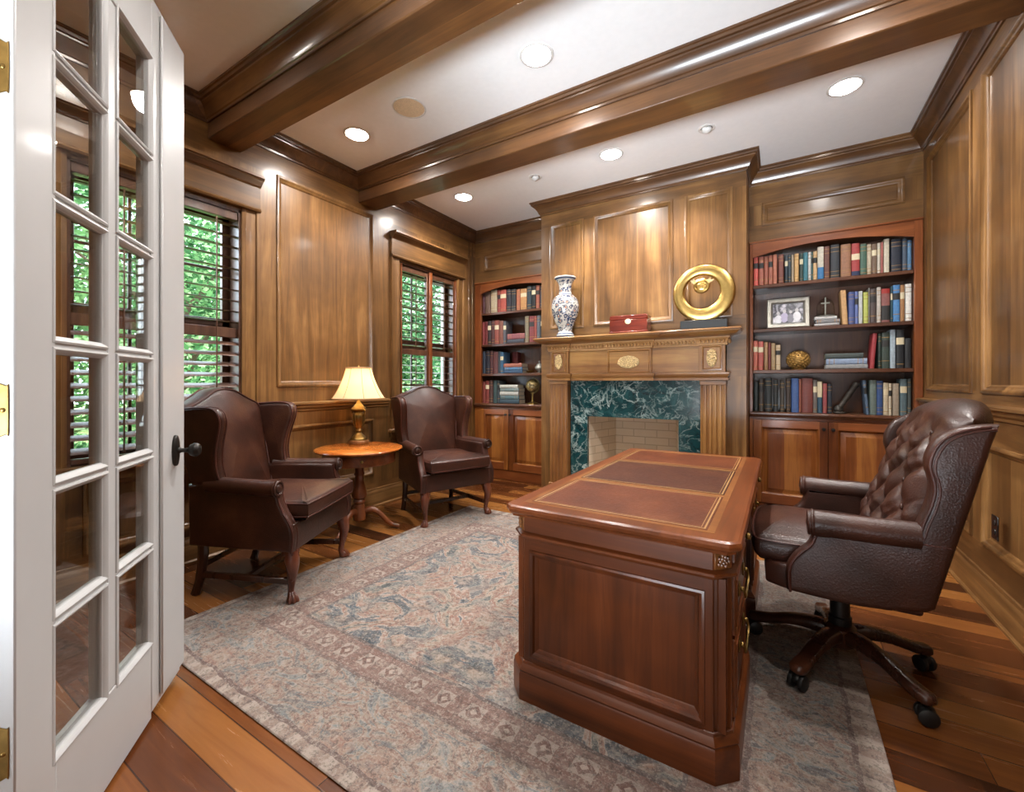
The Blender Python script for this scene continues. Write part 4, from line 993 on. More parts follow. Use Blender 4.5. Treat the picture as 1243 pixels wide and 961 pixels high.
def wingback():
    t = thing('wing_chair', 'brown leather wing chair beside the open glass door', 'armchair', (0, 0, 0), 0, 'leather wing chairs')
    L = M['leather']
    yo = lambda x: .298+.030*(x/.3)
    ap = MB(); ap.pillow([(-.30, -.262), (.298, -.322), (.298, .322), (-.30, .262)], .145, .014, lambda a, b, c: (a, b, .342+c), 3)
    ap.build('seat_frame', L, t, 50)
    cu = MB(); base = [(-.20, -.225), (.10, -.262), (.325, -.272), (.345, -.24), (.352, 0), (.345, .24), (.325, .272), (.10, .262), (-.20, .225)]
    ol = [p for k in range(len(base)) for p in ((base[k],) if True else ())]
    ol = cr([(a, b) for a, b in base], 3, True)
    cu.pillow(ol, .105, .034, lambda a, b, c: (a, b, .470+c), 4, .028, 0)
    co_ = cu.build('seat_cushion', L, t, 60)
    pp = MB()
    for z in (.436, .504): pp.tube([(p[0]*1.0, p[1]*1.0, z) for p in [((q[0]-.07)*.985+.07, q[1]*.985) for q in ol]], .0055, 6, True)
    pp.build('piping', M['piping'], co_)
    half = [(.235, 0), (.250, .12), (.272, .30), (.296, .46), (.300, .545), (.272, .588), (.215, .612), (.150, .640), (.080, .672), (0, .685)]
    oh = cr(half, 4); ol2 = oh+[(-p[0], p[1]) for p in oh[-2::-1]]
    bf = lambda a, b, c: (-.205-.165*(b/.68)-.05*abs(a)**2/.09*.2+c, a, .43+b)
    bk = MB(); bk.pillow(ol2, .115, .036, bf, 4, .030, .012)
    bo = bk.build('backrest', L, t, 60)
    pp = MB(); pp.tube([bf(p[0]*.975, p[1]*.985+.003, .050) for p in ol2[2:-2]], .0055, 6); pp.tube([bf(p[0]*.99, p[1]*.99+.003, -.046) for p in ol2[2:-2]], .0055, 6); pp.build('piping', M['piping'], bo)
    front = [(.296, .272), (.304, .34), (.300, .385), (.280, .430), (.250, .475), (.228, .525), (.216, .575), (.212, .612)]
    fe = cr(front, 4); sp_ = [(-.31, .272)]+fe+[(-.05, .618), (-.17, .622), (-.315, .60)]
    wf = cr([(-.092, .60), (-.106, .65), (-.116, .71), (-.112, .78), (-.096, .85), (-.080, .91), (-.076, .955), (-.092, .995), (-.130, 1.012), (-.21, 1.014), (-.33, 1.005)], 4)
    wp = wf+[(-.365, .98), (-.30, .70), (-.27, .60)]
    for s in (1, -1):
        sf = lambda a, b, c: (a, s*(yo(a)-.012+c), b)
        pn = MB(); pn.pillow(sp_, .056, .020, sf, 4, 0, 0, 0)
        po = pn.build('arm_panel', L, t, 55)
        pp = MB()
        for cc in (.021, -.021): pp.tube([sf(p[0]-.004, p[1], cc) for p in fe], .006, 6)
        pp.build('piping', M['piping'], po)
        rl = MB(); zc = .600; path = [(-.19, s*(yo(-.19)+.004), zc+.006), (-.05, s*(yo(-.05)+.008), zc+.002), (.10, s*(yo(.10)+.012), zc), (.205, s*(yo(.2)+.014), zc), (.222, s*(yo(.22)+.014), zc)]
        rl.tube(cr(path, 4), [.042]*13+[.044, .045, .045, .040], 18)
        ex, ey = .224, s*(yo(.22)+.014)
        rl.tube([(ex, ey+.034*cos(2*pi*k/20), zc+.034*sin(2*pi*k/20)) for k in range(20)], .0075, 8, True)
        rl.ball((ex, ey, zc), (.012, .024, .024), 14, 8)
        rl.build('arm', L, t, 55)
        fla = lambda a, b, c: (a, s*(.286+.028*max(0, (b-.60)/.43)+.16*max(0, a+.30)*max(0., (b-.55)/.45)*.55+c), b)
        wg = MB(); wg.pillow(wp, .062, .028, fla, 5, .004, .004, 0)
        wo = wg.build('wing', L, t, 60)
        pp = MB()
        for cc in (.026, -.024): pp.tube([fla(p[0]-.006, p[1]-.002, cc) for p in wf], .0055, 6)
        pp.build('piping', M['piping'], wo)
        leg_cabriole(.262, s*.285, s).build('leg', M['chairleg'], t, 60)
        lg = MB(); lg.tube(cr([(-.262, s*.235, .275), (-.264, s*.236, .18), (-.278, s*.238, .08), (-.302, s*.240, 0)], 4), [.026]*4+[.024]*4+[.022]*4+[.024], 8)
        lg.build('leg', M['darkleg'], t, 40)
        st = MB(); st.box(-.27, .262, -.012, .012, -.016, .016, .004, 0, None, Matrix.Translation((0, s*.262, .105)) @ Matrix.Rotation(R(-5*-s), 4, 'Z')); st.build('stretcher', M['darkleg'], t)
    st = MB(); st.box(-.012, .012, -.255, .255, .090, .118, .004); st.build('stretcher', M['darkleg'], t)
    st = MB(); st.box(-.290, -.272, -.22, .22, .13, .158, .004); st.build('stretcher', M['darkleg'], t)
    return t
wc = wingback()
wc.location = (-2.537, 1.446, .0055); wc.rotation_euler = (0, 0, R(28))
copy_tree(wc, (-2.530, 2.925, .0055), R(-22), 'brown leather wing chair in the corner by far window and cabinets', 'leather wing chairs')

# ------------------------------------------------------------------ round table and lamp
tb = thing('side_table', 'round cherry pedestal table between the two wing chairs', 'side table', (-2.77, 2.23, 0), R(0))
m = MB(); m.lathe([(0, .622), (.306, .622), (.314, .626), (.322, .632), (.325, .638), (.322, .644), (.316, .6465), (0, .6465)], 64); m.build('table_top', M['tabletop'], tb, 40)
m = MB(); m.lathe([(.255, .535), (.268, .535), (.270, .54), (.268, .55), (.268, .612), (.274, .618), (.274, .622), (.20, .622)], 64); m.build('apron', M['cherry_x'], tb, 40)
dw = MB(); af = -.62
def arcpt(a, r_, z): return (r_*cos(a), r_*sin(a), z)
vs = [arcpt(af+i*.05, r_, z) for r_ in (.266, .273) for z in (.553, .608) for i in range(-6, 7)]
m = MB(); m.v = vs; n_ = 13
for i in range(12):
    m.f += [(26+i, 26+i+1, 39+i+1, 39+i), (i, i+1, 26+i+1, 26+i), (13+i, 13+i+1, 39+i+1, 39+i)]; m.m += [0, 0, 0]
m.f += [(0, 13, 39, 26), (12, 25, 51, 38)]; m.m += [0, 0]
dwo = m.build('drawer', M['cherry_x'], tb, 40)
m = MB(); m.ball(arcpt(af, .285, .58), .012, 12, 8); m.build('knob', M['brass'], dwo)
m = MB(); m.lathe([(.10, .535), (.07, .52), (.034, .50), (.032, .46), (.040, .44), (.030, .425), (.034, .38), (.050, .32), (.058, .285), (.052, .262), (.034, .25), (.046, .235), (.046, .225), (.034, .21), (.045, .18), (.050, .13), (.046, .09), (.02, .075), (0, .075)], 28); m.build('pedestal', M['cherry_z'], tb, 40)
for a in (45, -75, 165):
    a = R(a); q = [(.03, .15, .026), (.09, .165, .024), (.15, .125, .021), (.21, .06, .018), (.25, .03, .017), (.285, .018, .018), (.30, .013, .013)]
    P = cr([(cos(a)*r_, sin(a)*r_, z) for r_, z, w in q], 3); Rr = [k[0] for k in cr([(w, 0, 0) for _, _, w in q], 3)]
    m = MB(); m.tube(P, Rr, 10, flat=.75); m.build('leg', M['cherry_z'], tb, 50)
lp = thing('table_lamp', 'brass urn lamp with cream pleated bell shade on round side table', 'lamp', (-2.945, 2.365, .6475))
m = MB(); m.lathe([(.078, 0), (.080, .004), (.080, .022), (.074, .03), (.066, .032), (0, .032)], 32); m.build('foot', M['carve'], lp, 40)
m = MB(); m.lathe(cr([(.066, .032), (.064, .045), (.048, .062), (.030, .078), (.022, .094), (.030, .104), (.030, .112), (.024, .12), (.034, .15), (.046, .20), (.048, .235), (.038, .255), (.040, .262), (.058, .275), (.060, .285), (.048, .300), (.032, .318), (.018, .335), (.013, .36), (.013, .40), (0, .402)], 2), 32)
for k in range(10):
    a = k*.628; m.tube(cr([(cos(a)*.034, sin(a)*.034, .14), (cos(a)*.049, sin(a)*.049, .20), (cos(a)*.042, sin(a)*.042, .252)], 3), .005, 6)
m.tube([(.046, 0, .225), (.075, 0, .245), (.078, 0, .275), (.056, 0, .285)], .006, 6); m.tube([(-.046, 0, .225), (-.075, 0, .245), (-.078, 0, .275), (-.056, 0, .285)], .006, 6)
m.build('urn', M['brass'], lp, 50)
m = MB(); m.lathe([(.003, .40), (.003, .61), (.008, .615), (.010, .626), (.006, .638), (0, .642)], 12); m.build('finial', M['brass'], lp)
sp = cr([(.205, .372), (.175, .42), (.145, .48), (.118, .55), (.099, .62)], 5)
n = NT('lamp_shade_fabric'); d = n.n('ShaderNodeBsdfDiffuse'); d.inputs[0].default_value = lin('ddccb2'); tr_ = n.n('ShaderNodeBsdfTranslucent'); tr_.inputs[0].default_value = lin('e8d2ae')
mx = n.n('ShaderNodeMixShader'); mx.inputs[0].default_value = .5; n.t.links.new(d.outputs[0], mx.inputs[1]); n.t.links.new(tr_.outputs[0], mx.inputs[2]); n.t.links.new(mx.outputs[0], n.out.inputs[0])
m = MB(); m.lathe(sp+[(r_-.002, z) for r_, z in sp[::-1]]+[sp[0]], 48); so = m.build('lamp_shade', n.m, lp, 50)
M['shadetrim'] = plain('shade_trim', 'b28f63', .7)
m = MB()
for k in range(8):
    a = k*pi/4+.3; m.tube([(cos(a)*(r_+.001), sin(a)*(r_+.001), z) for r_, z in sp], .0022, 5)
for r_, z in (sp[0], sp[-1]): m.tube([(cos(2*pi*k/40)*(r_+.001), sin(2*pi*k/40)*(r_+.001), z) for k in range(40)], .0045, 6, True)
m.build('shade_trim', M['shadetrim'], so)

# ------------------------------------------------------------------ desk
dk = thing('desk', 'mahogany pedestal desk with three brown leather panels inlaid in its top', 'desk', (-.4765, 2.138, RT))
zz = .705-RT
def octa(hx_, hy_, c): return [(-hx_+c, -hy_), (hx_-c, -hy_), (hx_, -hy_+c), (hx_, hy_-c), (hx_-c, hy_), (-hx_+c, hy_), (-hx_, hy_-c), (-hx_, -hy_+c)]
mg = [M['mahog_y'], M['mahog_x'], M['mahog_z']]
m = MB(); pi_ = octa(.368, .785, .018)
m.prism(pi_, .655, zz, None, 0)
m.sweep(pi_, [(0, .655), (.004, .656), (.006, .664), (.014, .668), (.020, .675), (.0215, .683), (.018, .692), (.010, zz), (0, zz)], True, -1)
to = m.build('desk_top', mg, dk, 30)
m = MB(); lx0, lx1 = -.312, .292; ys = [(-.722, -.285), (-.250, .283), (.318, .730)]
m.box(lx0-.022, lx1+.022, ys[0][0]-.022, ys[2][1]+.022, zz-.002, zz+.0006); m.build('wood_banding', M['banding'], to)
for i, (a, b) in enumerate(ys):
    q = MB(); q.box(lx0, lx1, a, b, zz-.001, zz+.0014); io = tag(q.build('leather_inlay', M['inlay_dark' if i == 1 else 'inlay'], dk), 'darker brown middle leather panel' if i == 1 else 'reddish brown leather panel')
    g = MB(); g.frame((lx0+.006, lx1-.006, a+.006, b-.006), [(0, zz+.001), (0, zz+.0017), (.005, zz+.0017), (.005, zz+.001)]); g.frame((lx0+.018, lx1-.018, a+.018, b-.018), [(0, zz+.001), (0, zz+.0017), (.002, zz+.0017), (.002, zz+.001)]); g.build('gold_tooling', M['gold_line'], io, 0)
m = MB(); fo = octa(.358, .775, .045); m.prism(fo, .585, .655, None, 1); m.build('frieze', mg, dk, 30)
m = MB(); m.sweep(fo, [(0, .574), (.004, .575), (.006, .579), (.012, .581), (.016, .587), (.014, .593), (.007, .597), (.002, .600), (0, .601)], True, -1); m.build('waist_moulding', M['mahog_x'], dk, 28)
def fluted(p, q, n_, dep):
    p, q = Vector(p), Vector(q); d = q-p; L = d.length; d /= L; nn = Vector((d.y, -d.x)); g = L/n_; out_ = []
    for k in range(n_):
        c = g*(k+.5); r_ = g*.33
        for t in range(7):
            s_ = c-r_*cos(pi*t/6); w = p+d*s_-nn*(dep*sin(pi*t/6)); out_.append((w.x, w.y))
    return out_
HX, HY, CH = .358, .775, .045
for sy in (-1, 1):
    pd = MB(); ya, yb = (-HY, -.262) if sy < 0 else (.262, HY)
    pd.box(-HX+.012, HX-.012, ya+.014 if sy < 0 else ya, yb if sy < 0 else yb-.014, .13, .575, 0, 2)
    fy = -HY if sy < 0 else HY; gy = fy-sy*.014
    X1 = HX-CH
    pd.box(-.285, .285, min(fy, gy), max(fy, gy), .13, .158, 0, 1); pd.box(-.285, .285, min(fy, gy), max(fy, gy), .530, .575, 0, 1)
    for sx in (-1, 1):
        pts = [(sx*.285, gy), (sx*.285, fy)]
        a_, b_ = (X1, -HY), (HX, -HY+CH)
        for w in [a_]+fluted(a_, b_, 3, .010)+[b_]: pts.append((sx*w[0], -sy*w[1]))
        pts += [(sx*HX, fy-sy*.075), (sx*(HX-.02), fy-sy*.075)]
        pd.prism(pts, .13, .575, None, 2)
    # inner stiles of the pedestal fronts and back panel
    pd.box(-HX, -HX+.014, min(ya, yb)+.05, max(ya, yb)-.05, .13, .575, 0, 2)
    inner = yb if sy < 0 else ya
    pd.box(HX-.014, HX, inner-.02 if sy < 0 else inner, inner if sy < 0 else inner+.02, .13, .575, 0, 2)
    po = pd.build('pedestal', mg, dk, 25)
    ffn2 = (lambda a, b, c: (a, -HY-c, b)) if sy < 0 else (lambda a, b, c: (a, HY+c, b))
    fm = MB(); fm.frame((-.285, .285, .158, .530), [(-.008, -.001), (-.007, .006), (0, .008), (.008, .004), (.012, -.006), (.020, -.010), (.024, -.0145)], ffn2); fm.build('panel_moulding', M['mahog_z'], po, 30)
    pl_ = MB(); e0, e1 = (-HY-.0, -.262) if sy < 0 else (.262, HY)
    if sy < 0: poly = [(-HX, e1), (-HX, e0+CH), (-HX+CH, e0), (HX-CH, e0), (HX, e0+CH), (HX, e1)]
    else: poly = [(-HX, e0), (HX, e0), (HX, e1-CH), (HX-CH, e1), (-HX+CH, e1), (-HX, e1-CH)]
    pl_.prism(poly, 0, .13, None, 1)
    pl_.sweep(poly, [(0, 0), (.022, 0), (.022, .092), (.018, .100), (.020, .106), (.012, .118), (.006, .124), (.004, .132), (0, .134)], True, -1, 1)
    pl_.build('plinth', mg, dk, 28)
    y0, y1 = (-HY+.078, -.285) if sy < 0 else (.285, HY-.078)
    for z0, z1 in ((.143, .375), (.387, .568)):
        d = MB(); d.box(HX-.012, HX+.008, y0, y1, z0, z1, .003, 0); d.frame((y0+.02, y1-.02, z0+.02, z1-.02), [(0, 0), (.002, .004), (.008, .004), (.010, 0)], lambda a, b, c: (HX+.008+c, a, b), 0)
        do = d.build('drawer', mg, dk, 30)
        h_ = MB(); zc = z0+(z1-z0)*(.70 if z0 < .2 else .53); yc = (y0+y1)/2; w = .085
        for s in (-1, 1):
            h_.box(HX+.008, HX+.013, yc+s*w-.018, yc+s*w+.018, zc-.018, zc+.018, .002); h_.ball((HX+.018, yc+s*w, zc), .008, 10, 6)
        h_.tube(cr([(HX+.022, yc-w, zc), (HX+.026, yc-w*.95, zc-.02), (HX+.026, yc-w*.6, zc-.036), (HX+.026, yc+w*.6, zc-.036), (HX+.026, yc+w*.95, zc-.02), (HX+.022, yc+w, zc)], 3), .0045, 6)
        h_.build('handle', M['brass'], do)
    d = MB(); d.box(.35, .366, y0, y1, .603, .650, .003, 0); do = d.build('drawer', mg, dk)
    h_ = MB(); h_.lathe([(.012, 0), (.006, .008), (.006, .014), (.013, .02), (.010, .028), (0, .03)], 12, M=Matrix.Translation((.366, (y0+y1)/2, .627)) @ Matrix.Rotation(R(90), 4, 'Y')); h_.build('knob', M['brass'], do)
    for sx in (-1, 1):                                               # carved corner blocks
        cb = MB(); cx_, cy_ = sx*(.358-.0225), sy*(.775-.0225); nn = Vector((sx, sy)).normalized(); dd = Vector((-nn.y, nn.x))
        cb.box(-.027, .027, -.004, .004, .602, .654, .002, 0, None, Matrix.Translation((cx_, cy_, 0)) @ Matrix.Rotation(math.atan2(dd.y, dd.x), 4, 'Z'))
        for k in range(14):
            u_ = .019*cos(k*2.4)*sqrt((k+.5)/14); w_ = .021*sin(k*2.4)*sqrt((k+.5)/14)
            p = Vector((cx_, cy_))+nn*.006+dd*u_; cb.ball((p.x, p.y, .628+w_), (.005, .005, .006), 6, 4)
        cb.build('carved_block', M['carve'], dk, 40)
m = MB(); m.box(.35, .364, -.262, .262, .603, .650, .003, 0); do = m.build('drawer', mg, dk)
m = MB(); m.box(-HX, -HX+.02, -.262, .262, .0, .575, 0, 1); m.box(-HX-.02, -HX, -.262, .262, 0, .12, .004, 1); m.build('modesty_panel', [M['mahog_y'], M['mahog_z']], dk)

# ------------------------------------------------------------------ desk chair
oc = thing('desk_chair', 'brown leather swivel desk chair with tufted back behind the desk', 'office chair', (.21, 2.205, 0), R(180))
L = M['leather2']
st = MB(); st.pillow([(-.19, -.30), (.20, -.30), (.255, -.27), (.268, 0), (.255, .27), (.20, .30), (-.19, .30)], .09, .016, lambda a, b, c: (a, b, .425+c), 3); st.build('seat_frame', L, oc, 50)
cu = MB(); ol = cr([(-.16, -.245), (.10, -.262), (.17, -.268), (.255, -.268), (.298, -.235), (.312, 0), (.298, .235), (.255, .268), (.17, .268), (.10, .262), (-.16, .245)], 3, True)
cu.pillow(ol, .105, .042, lambda a, b, c: (a, b, .508+c-.0+.0*a), 5, .036, 0); co_ = cu.build('seat_cushion', L, oc, 60)
pp = MB(); pp.tube([((q[0]-.07)*.985+.07, q[1]*.985, .540) for q in ol], .005, 6, True); pp.build('piping', M['piping'], co_)
wfr = cr([(.186, .392), (.190, .440), (.184, .490), (.158, .535), (.126, .570), (.112, .605), (.108, .65)], 4)
wup = cr([(-.160, .655), (-.172, .705), (-.190, .765), (-.198, .825), (-.186, .890), (-.196, .940), (-.220, .980), (-.260, 1.006), (-.310, 1.020), (-.352, 1.024)], 4)
sp_ = wfr+wup+[(-.335, .96), (-.30, .80), (-.255, .61), (-.212, .428), (-.19, .412)]+cr([(-.10, .394), (0, .386), (.10, .388)], 2)
for s in (1, -1):
    sf = lambda a, b, c: (a, s*(.312+.02*max(0., (b-.6))+c), b)
    pn = MB(); pn.pillow(sp_, .062, .020, sf, 4, 0, 0, 0); po = pn.build('side_panel', L, oc, 55)
    pp = MB()
    pp.tube([sf(p[0]-.010, p[1]-(.004 if i > 28 else 0), .029) for i, p in enumerate(wfr)], .0048, 6)
    for o_ in (.012, .026): pp.tube([sf(p[0]-o_*.8, p[1]-o_*.45, .0292) for p in wup[:-3]], .0045, 6)
    pp.tube([sf(-.245, .632, .030), sf(-.05, .634, .030), sf(.08, .634, .030)], .004, 6)
    pp.build('piping', M['piping'], po)
    rl = MB(); zc = .650; rl.tube(cr([(-.175, s*.318, zc+.002), (-.05, s*.322, zc), (.08, s*.326, zc), (.104, s*.326, zc), (.116, s*.326, zc)], 4), [.044]*8+[.046]*5+[.048, .049, .048, .042], 18)
    rl.tube([(.118, s*.326+.036*cos(2*pi*k/20), zc+.036*sin(2*pi*k/20)) for k in range(20)], .008, 8, True); rl.ball((.116, s*.326, zc), (.013, .026, .026), 14, 8)
    rl.build('arm', L, oc, 55)
# tufted back: diamond quilting on the front, smooth rounded outside
def zt_(y): return 1.092-.060*(abs(y)/.30)**3
def xfr(y, z): return -.105-.345*(z-.60)-.05*max(0., (z-.98))*0
def xre(y, z): return -.205-.235*(z-.43)-.085*max(0., 1-(y/.32)**2)*max(0., min(1, (z-.40)/.5))
def back(front):
    def f_(u, v):
        yh = 2*u-1; y = .298*yh; z = .46+(zt_(y)-.46)*v; s_ = v
        e = sqrt(max(0., 1-abs(yh)**7))*sqrt(max(0., 1-s_**9))
        a, b = xfr(y, z), xre(y, z); mid = (a+b)/2
        if not front: return (mid+(b-mid)*e, y, z)
        p, q = y/.155+.10*sin(11*z+4*y), (z-.62)/.170+.09*sin(13*y+2)
        tf = (abs(sin(pi*(p+q)/1.)*sin(pi*(p-q)/1.)))**.6*.025-.009
        w = min(1, (1-abs(yh))*5)*min(1, max(0, (.93-s_))*8)
        roll = .022*math.exp(-((s_-.945)/.045)**2)
        bulge = .028*(1-yh*yh)
        wr = .0035*sin(31*y+9*sin(14*z))*sin(23*z+5*sin(17*y))*min(1, max(0, (.93-s_))*8)
        return (mid+(a-mid)*e+(tf*w+wr)*e+roll*e+bulge*e*.6, y, z)
    return f_
bk = MB(); bk.grid(back(True), 96, 96); bk.grid(back(False), 96, 96); bo = bk.build('backrest', L, oc, 70)
bt = MB()
for a_ in range(-3, 4):                                              # buttons where the creases of the quilting cross
    for b_ in range(-3, 5):
        p, q = (a_+b_)/2, (a_-b_)/2; y, z = p*.155, .62+q*.170
        for _ in range(12): y, z = (p-.10*sin(11*z+4*y))*.155, .62+(q-.09*sin(13*y+2))*.170
        if abs(y) < .235 and .60 < z < .98:
            c = back(True)((y/.298+1)/2, (z-.46)/(zt_(y)-.46)); bt.ball((c[0]+.002, c[1], c[2]), (.005, .011, .011), 10, 6)
bt.build('buttons', L, bo, 60)
m = MB(); m.lathe([(.036, .15), (.040, .155), (.040, .20), (.034, .205), (.034, .33), (.026, .332), (.026, .385), (0, .385)], 24); m.build('column', M['blackplastic'], oc, 40)
m = MB(); m.box(-.09, .12, -.07, .07, .345, .385, .008); m.tube([(.03, -.06, .36), (.04, -.18, .355), (.045, -.22, .345)], .006, 8); m.box(.03, .062, -.255, -.215, .336, .352, .004)
m.tube([(.0, .06, .36), (.0, .10, .35)], .02, 10); m.lathe([(.0, -.03), (.03, -.03), (.034, -.02), (.034, .02), (.03, .03), (0, .03)], 16, M=Matrix.Translation((.115, 0, .335)) @ Matrix.Rotation(R(90), 4, 'Y'))
m.build('tilt_mechanism', M['blackplastic'], oc, 40)
base = MB(); base.lathe([(.0, .085), (.045, .085), (.056, .10), (.060, .13), (.056, .160), (.040, .172), (0, .172)], 24); bso = base.build('hub', M['darkleg'], oc, 40)
for k in range(5):
    a = R(-119+72*k)-pi; r_, u_ = Vector((cos(a), sin(a), 0)), Vector((-sin(a), cos(a), 0))
    ar = MB(); q = [(.03, .132, .034, .030), (.10, .138, .032, .026), (.18, .125, .030, .022), (.25, .100, .029, .020), (.30, .088, .030, .020), (.325, .086, .026, .017), (.337, .085, .012, .008)]
    ring = []; ns = 12; pts = cr([(d_, z, w) for d_, z, w, h_ in q], 3); hs = [x_[0] for x_ in cr([(h_, 0, 0) for *_, h_ in q], 3)]
    vs = []; fs = []
    for (d_, z, w), h_ in zip(pts, hs):
        for t in range(ns):
            an = 2*pi*t/ns; cx_ = math.copysign(abs(cos(an))**.7, cos(an))*w; cz_ = math.copysign(abs(sin(an))**.7, sin(an))*h_
            p = r_*d_+u_*cx_; vs.append((p.x, p.y, z+cz_))
    NP = len(pts)
    for i in range(NP-1):
        for t in range(ns): fs.append((i*ns+t, i*ns+(t+1) % ns, (i+1)*ns+(t+1) % ns, (i+1)*ns+t))
    fs += [tuple(range(ns)), tuple((NP-1)*ns+t for t in range(ns))]
    ar.add(vs, fs); aro = ar.build('base_arm', M['darkleg'], oc, 50)
    cs = MB(); c = r_*.312; MM = Matrix.Translation((c.x, c.y, .0305)) @ Matrix.Rotation(a+k*.9, 4, 'Z') @ Matrix.Rotation(R(90), 4, 'X')
    for z_ in (-.018, .018): cs.lathe([(0, z_-.011), (.020, z_-.011), (.028, z_-.007), (.030, z_), (.028, z_+.007), (.020, z_+.011), (0, z_+.011)], 20, M=MM)
    cs.lathe([(.006, -.02), (.006, .02)], 8, M=MM); cs.ball((c.x, c.y, .042), (.024, .024, .020), 14, 8); cs.tube([(c.x, c.y, .04), (c.x, c.y, .088)], .008, 8)
    co2 = cs.build('caster', M['blackplastic'], aro, 40)
    if k in (0, 3, 4): co2.location.z = RT

# ------------------------------------------------------------------ wall outlet, ceiling fixtures
ol_ = thing('wall_outlet', 'black electrical outlet in the lower panel of the right wall', 'outlet', (XR-.0165, 3.0, .45))
m = MB(); m.box(-.006, 0, -.036, .036, -.058, .058, .003); m.build('plate', M['black'], ol_)
for z in (-.022, .022):
    m = MB(); m.pillow([(.016*cos(2*pi*t/16), .014*sin(2*pi*t/16)) for t in range(16)], .003, .001, lambda a, b, c: (-.0065-c, a, z+b), 1); m.build('socket', M['blackplastic'], ol_)
def can(x, y, label, r=.078, watt=60., group='recessed ceiling lights'):
    t = thing('recessed_light', label, 'ceiling light', (x, y, H), 0, group)
    m = MB(); m.lathe([(r+.018, 0), (r+.018, -.003), (r+.012, -.006), (r+.002, -.006), (r, -.003), (r, 0)], 32); m.build('trim_ring', M['trimwhite'], t, 40)
    m = MB(); m.lathe([(0, -.016), (r*.5, -.0145), (r*.85, -.009), (r-.001, -.002), (r-.001, 0)], 32); m.build('lens', M['lens'], t, 60)
    l = bpy.data.lights.new('can_light', 'SPOT'); l.energy = watt; l.color = (1, .985, .96); l.spot_size = R(160); l.spot_blend = .9; l.shadow_soft_size = .07
    lo = bpy.data.objects.new('can_light', l); COL.objects.link(lo); lo.parent = t; lo.location = (0, 0, -.03)
    return t
cl_ = {(-2.65, 2.113): 'bright recessed light above the left wall, beside the ceiling speaker', (-1.155, 2.13): 'bright recessed light at the middle of the bay between the two beams', (.347, 2.13): 'recessed light at the right end of the bay between the beams',
       (-2.65, 3.38): 'recessed light nearest the corner over the far wing chair', (-1.148, 3.37): 'recessed light in front of the middle of the chimney breast', (.347, 3.36): 'bright recessed light over the right bookcase and desk chair',
       (-2.65, .80): 'recessed light in the bay over the glass door', (-1.15, .80): 'recessed light in the nearest bay', (.347, .80): 'recessed light in the nearest bay by the right wall'}
WATT = 62.
for (x, y), lb in cl_.items(): can(x, y, lb, watt=(WATT if x < 0 else WATT*.6) if y > 1 else 20.)
def eyeball(x, y, label, target):
    t = thing('eyeball_light', label, 'ceiling light', (x, y, H), 0, 'small accent lights before the chimney breast')
    m = MB(); m.lathe([(.058, 0), (.058, -.003), (.052, -.006), (.040, -.004), (.038, 0)], 28); m.build('trim_ring', M['trimwhite'], t, 40)
    d = (Vector(target)-Vector((x, y, H-.01))).normalized(); MM = d.to_track_quat('-Z', 'Y').to_matrix().to_4x4()
    m = MB(); m.lathe([(.020, -.030), (.024, -.029), (.033, -.012), (.036, 0), (.030, .012), (0, .02)], 24, M=MM); b = m.build('eyeball', M['trimwhite'], t, 50)
    m = MB(); m.lathe([(0, -.0285), (.0215, -.0285), (.0215, -.027)], 20, M=MM); m.build('bulb', M['lens'], b, 50)
    l = bpy.data.lights.new('accent_spot', 'SPOT'); l.energy = 20; l.color = (1, .88, .74); l.spot_size = R(70); l.spot_blend = .8; l.shadow_soft_size = .03
    lo = bpy.data.objects.new('accent_spot', l); COL.objects.link(lo); lo.parent = t; lo.location = d*.05; lo.rotation_euler = d.to_track_quat('-Z', 'Y').to_euler()
eyeball(-1.85, 3.39, 'small round accent light left of centre in front of the chimney breast', (-1.45, 3.9, 1.9))
eyeball(-.445, 3.39, 'small tilted eyeball light above the gold ring sculpture', (-.75, 3.9, 1.95))
sk = thing('ceiling_speaker', 'round beige ceiling speaker grille between the beams', 'speaker', (-2.10, 2.092, H))
m = MB(); m.lathe([(.112, 0), (.112, -.004), (.106, -.006), (.102, -.004), (.102, 0)], 40); m.build('rim', M['trimwhite'], sk, 40)
m = MB(); m.lathe([(0, -.003), (.08, -.003), (.101, -.002), (.101, 0)], 40); m.build('grille', M['speaker'], sk, 60)

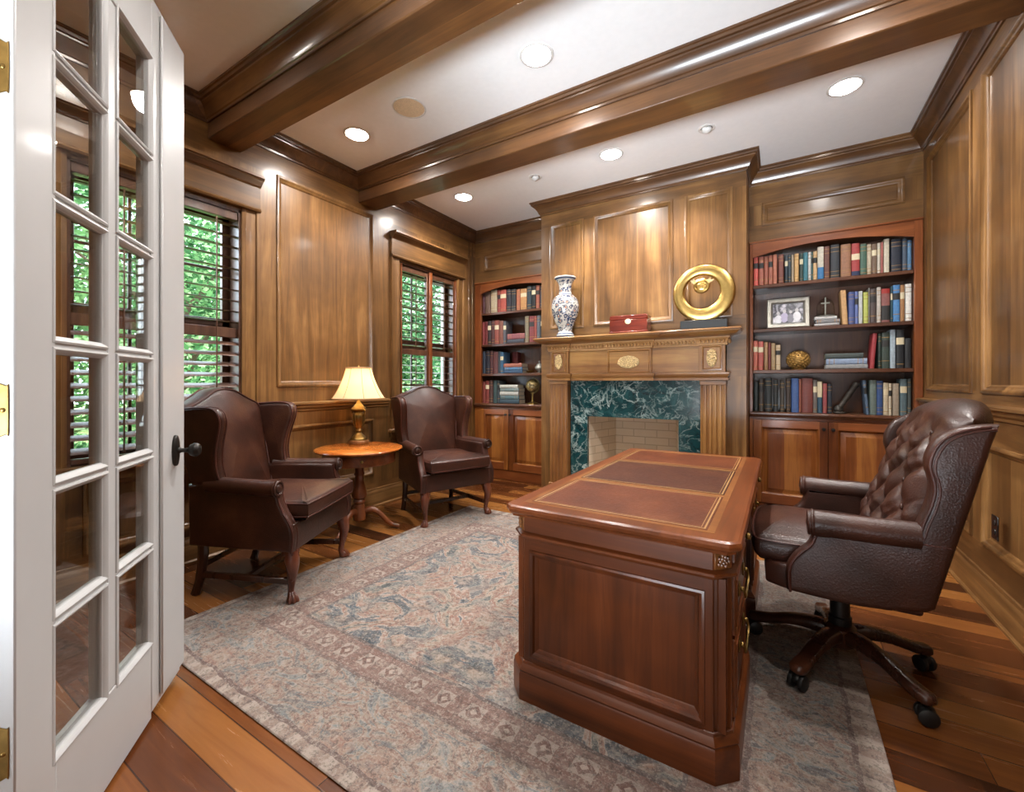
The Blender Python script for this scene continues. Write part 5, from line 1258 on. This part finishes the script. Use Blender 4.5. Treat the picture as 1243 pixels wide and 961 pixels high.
# ------------------------------------------------------------------ light
def lamp(name, typ, loc, energy, color, **kw):
    l = bpy.data.lights.new(name, typ); l.energy = energy; l.color = color
    for k, v in kw.items(): setattr(l, k, v)
    o = bpy.data.objects.new(name, l); COL.objects.link(o); o.location = loc; return o
lb = lamp('lamp_bulb', 'POINT', (0, 0, .50), 2.6, (1, .86, .68), shadow_soft_size=.03); lb.parent = lp
hl = lamp('hall_fill_top', 'AREA', (-.4, -1.2, 2.78), 9., (1, .93, .84), shape='RECTANGLE', size=2.6, size_y=1.4)  # added unseen fill under the hall ceiling, brightens the room
dl = lamp('hall_fill_back', 'AREA', (-.3, -2.5, .95), 13., (.96, .98, 1.), shape='RECTANGLE', size=2.6, size_y=1.8); dl.rotation_euler = (R(138), 0, 0)  # added cool fill in place of daylight; the hall has no window
ul = lamp('ceiling_fill', 'AREA', (-.45, -1.9, .45), 17., (.83, .92, 1.), shape='RECTANGLE', size=1.7, size_y=.9, spread=R(54))  # added unseen fill, aimed through the doorway to lift the dark ceiling
ul.rotation_euler = (Vector((-1.0, 3.3, 2.98))-Vector((-.45, -1.9, .45))).to_track_quat('-Z', 'Y').to_euler()
sun = lamp('sun', 'SUN', (4, -2, 8), 4.2, (1, .95, .85), angle=R(2)); sun.rotation_euler = Vector((-.62, .12, -.72)).to_track_quat('-Z', 'Y').to_euler()
w = bpy.data.worlds.new('sky'); SC.world = w; w.use_nodes = True
bg = w.node_tree.nodes['Background']; bg.inputs[0].default_value = (.72, .85, 1., 1); bg.inputs[1].default_value = 5.

# ------------------------------------------------------------------ camera
cam = bpy.data.cameras.new('camera'); co_ = bpy.data.objects.new('camera', cam); COL.objects.link(co_)
cam.sensor_width = 36; cam.sensor_fit = 'HORIZONTAL'; cam.lens = 36*525/1243; cam.shift_y = (464-480.5)/1243; cam.clip_start = .02
co_.location = (0, 0, 1.15); co_.rotation_euler = (R(90), 0, math.atan(324.5/525))
SC.camera = co_
SC.view_settings.view_transform = 'Standard'; SC.view_settings.look = 'None'; SC.view_settings.gamma = 1; SC.view_settings.use_curve_mapping = False
SC.view_settings.exposure = 1.5
SC.cycles.max_bounces = 8; SC.cycles.diffuse_bounces = 5; SC.cycles.glossy_bounces = 4; SC.cycles.transparent_max_bounces = 16
SC.cycles.caustics_reflective = False; SC.cycles.caustics_refractive = False; SC.cycles.sample_clamp_indirect = 6
SC.cycles.use_denoising = True
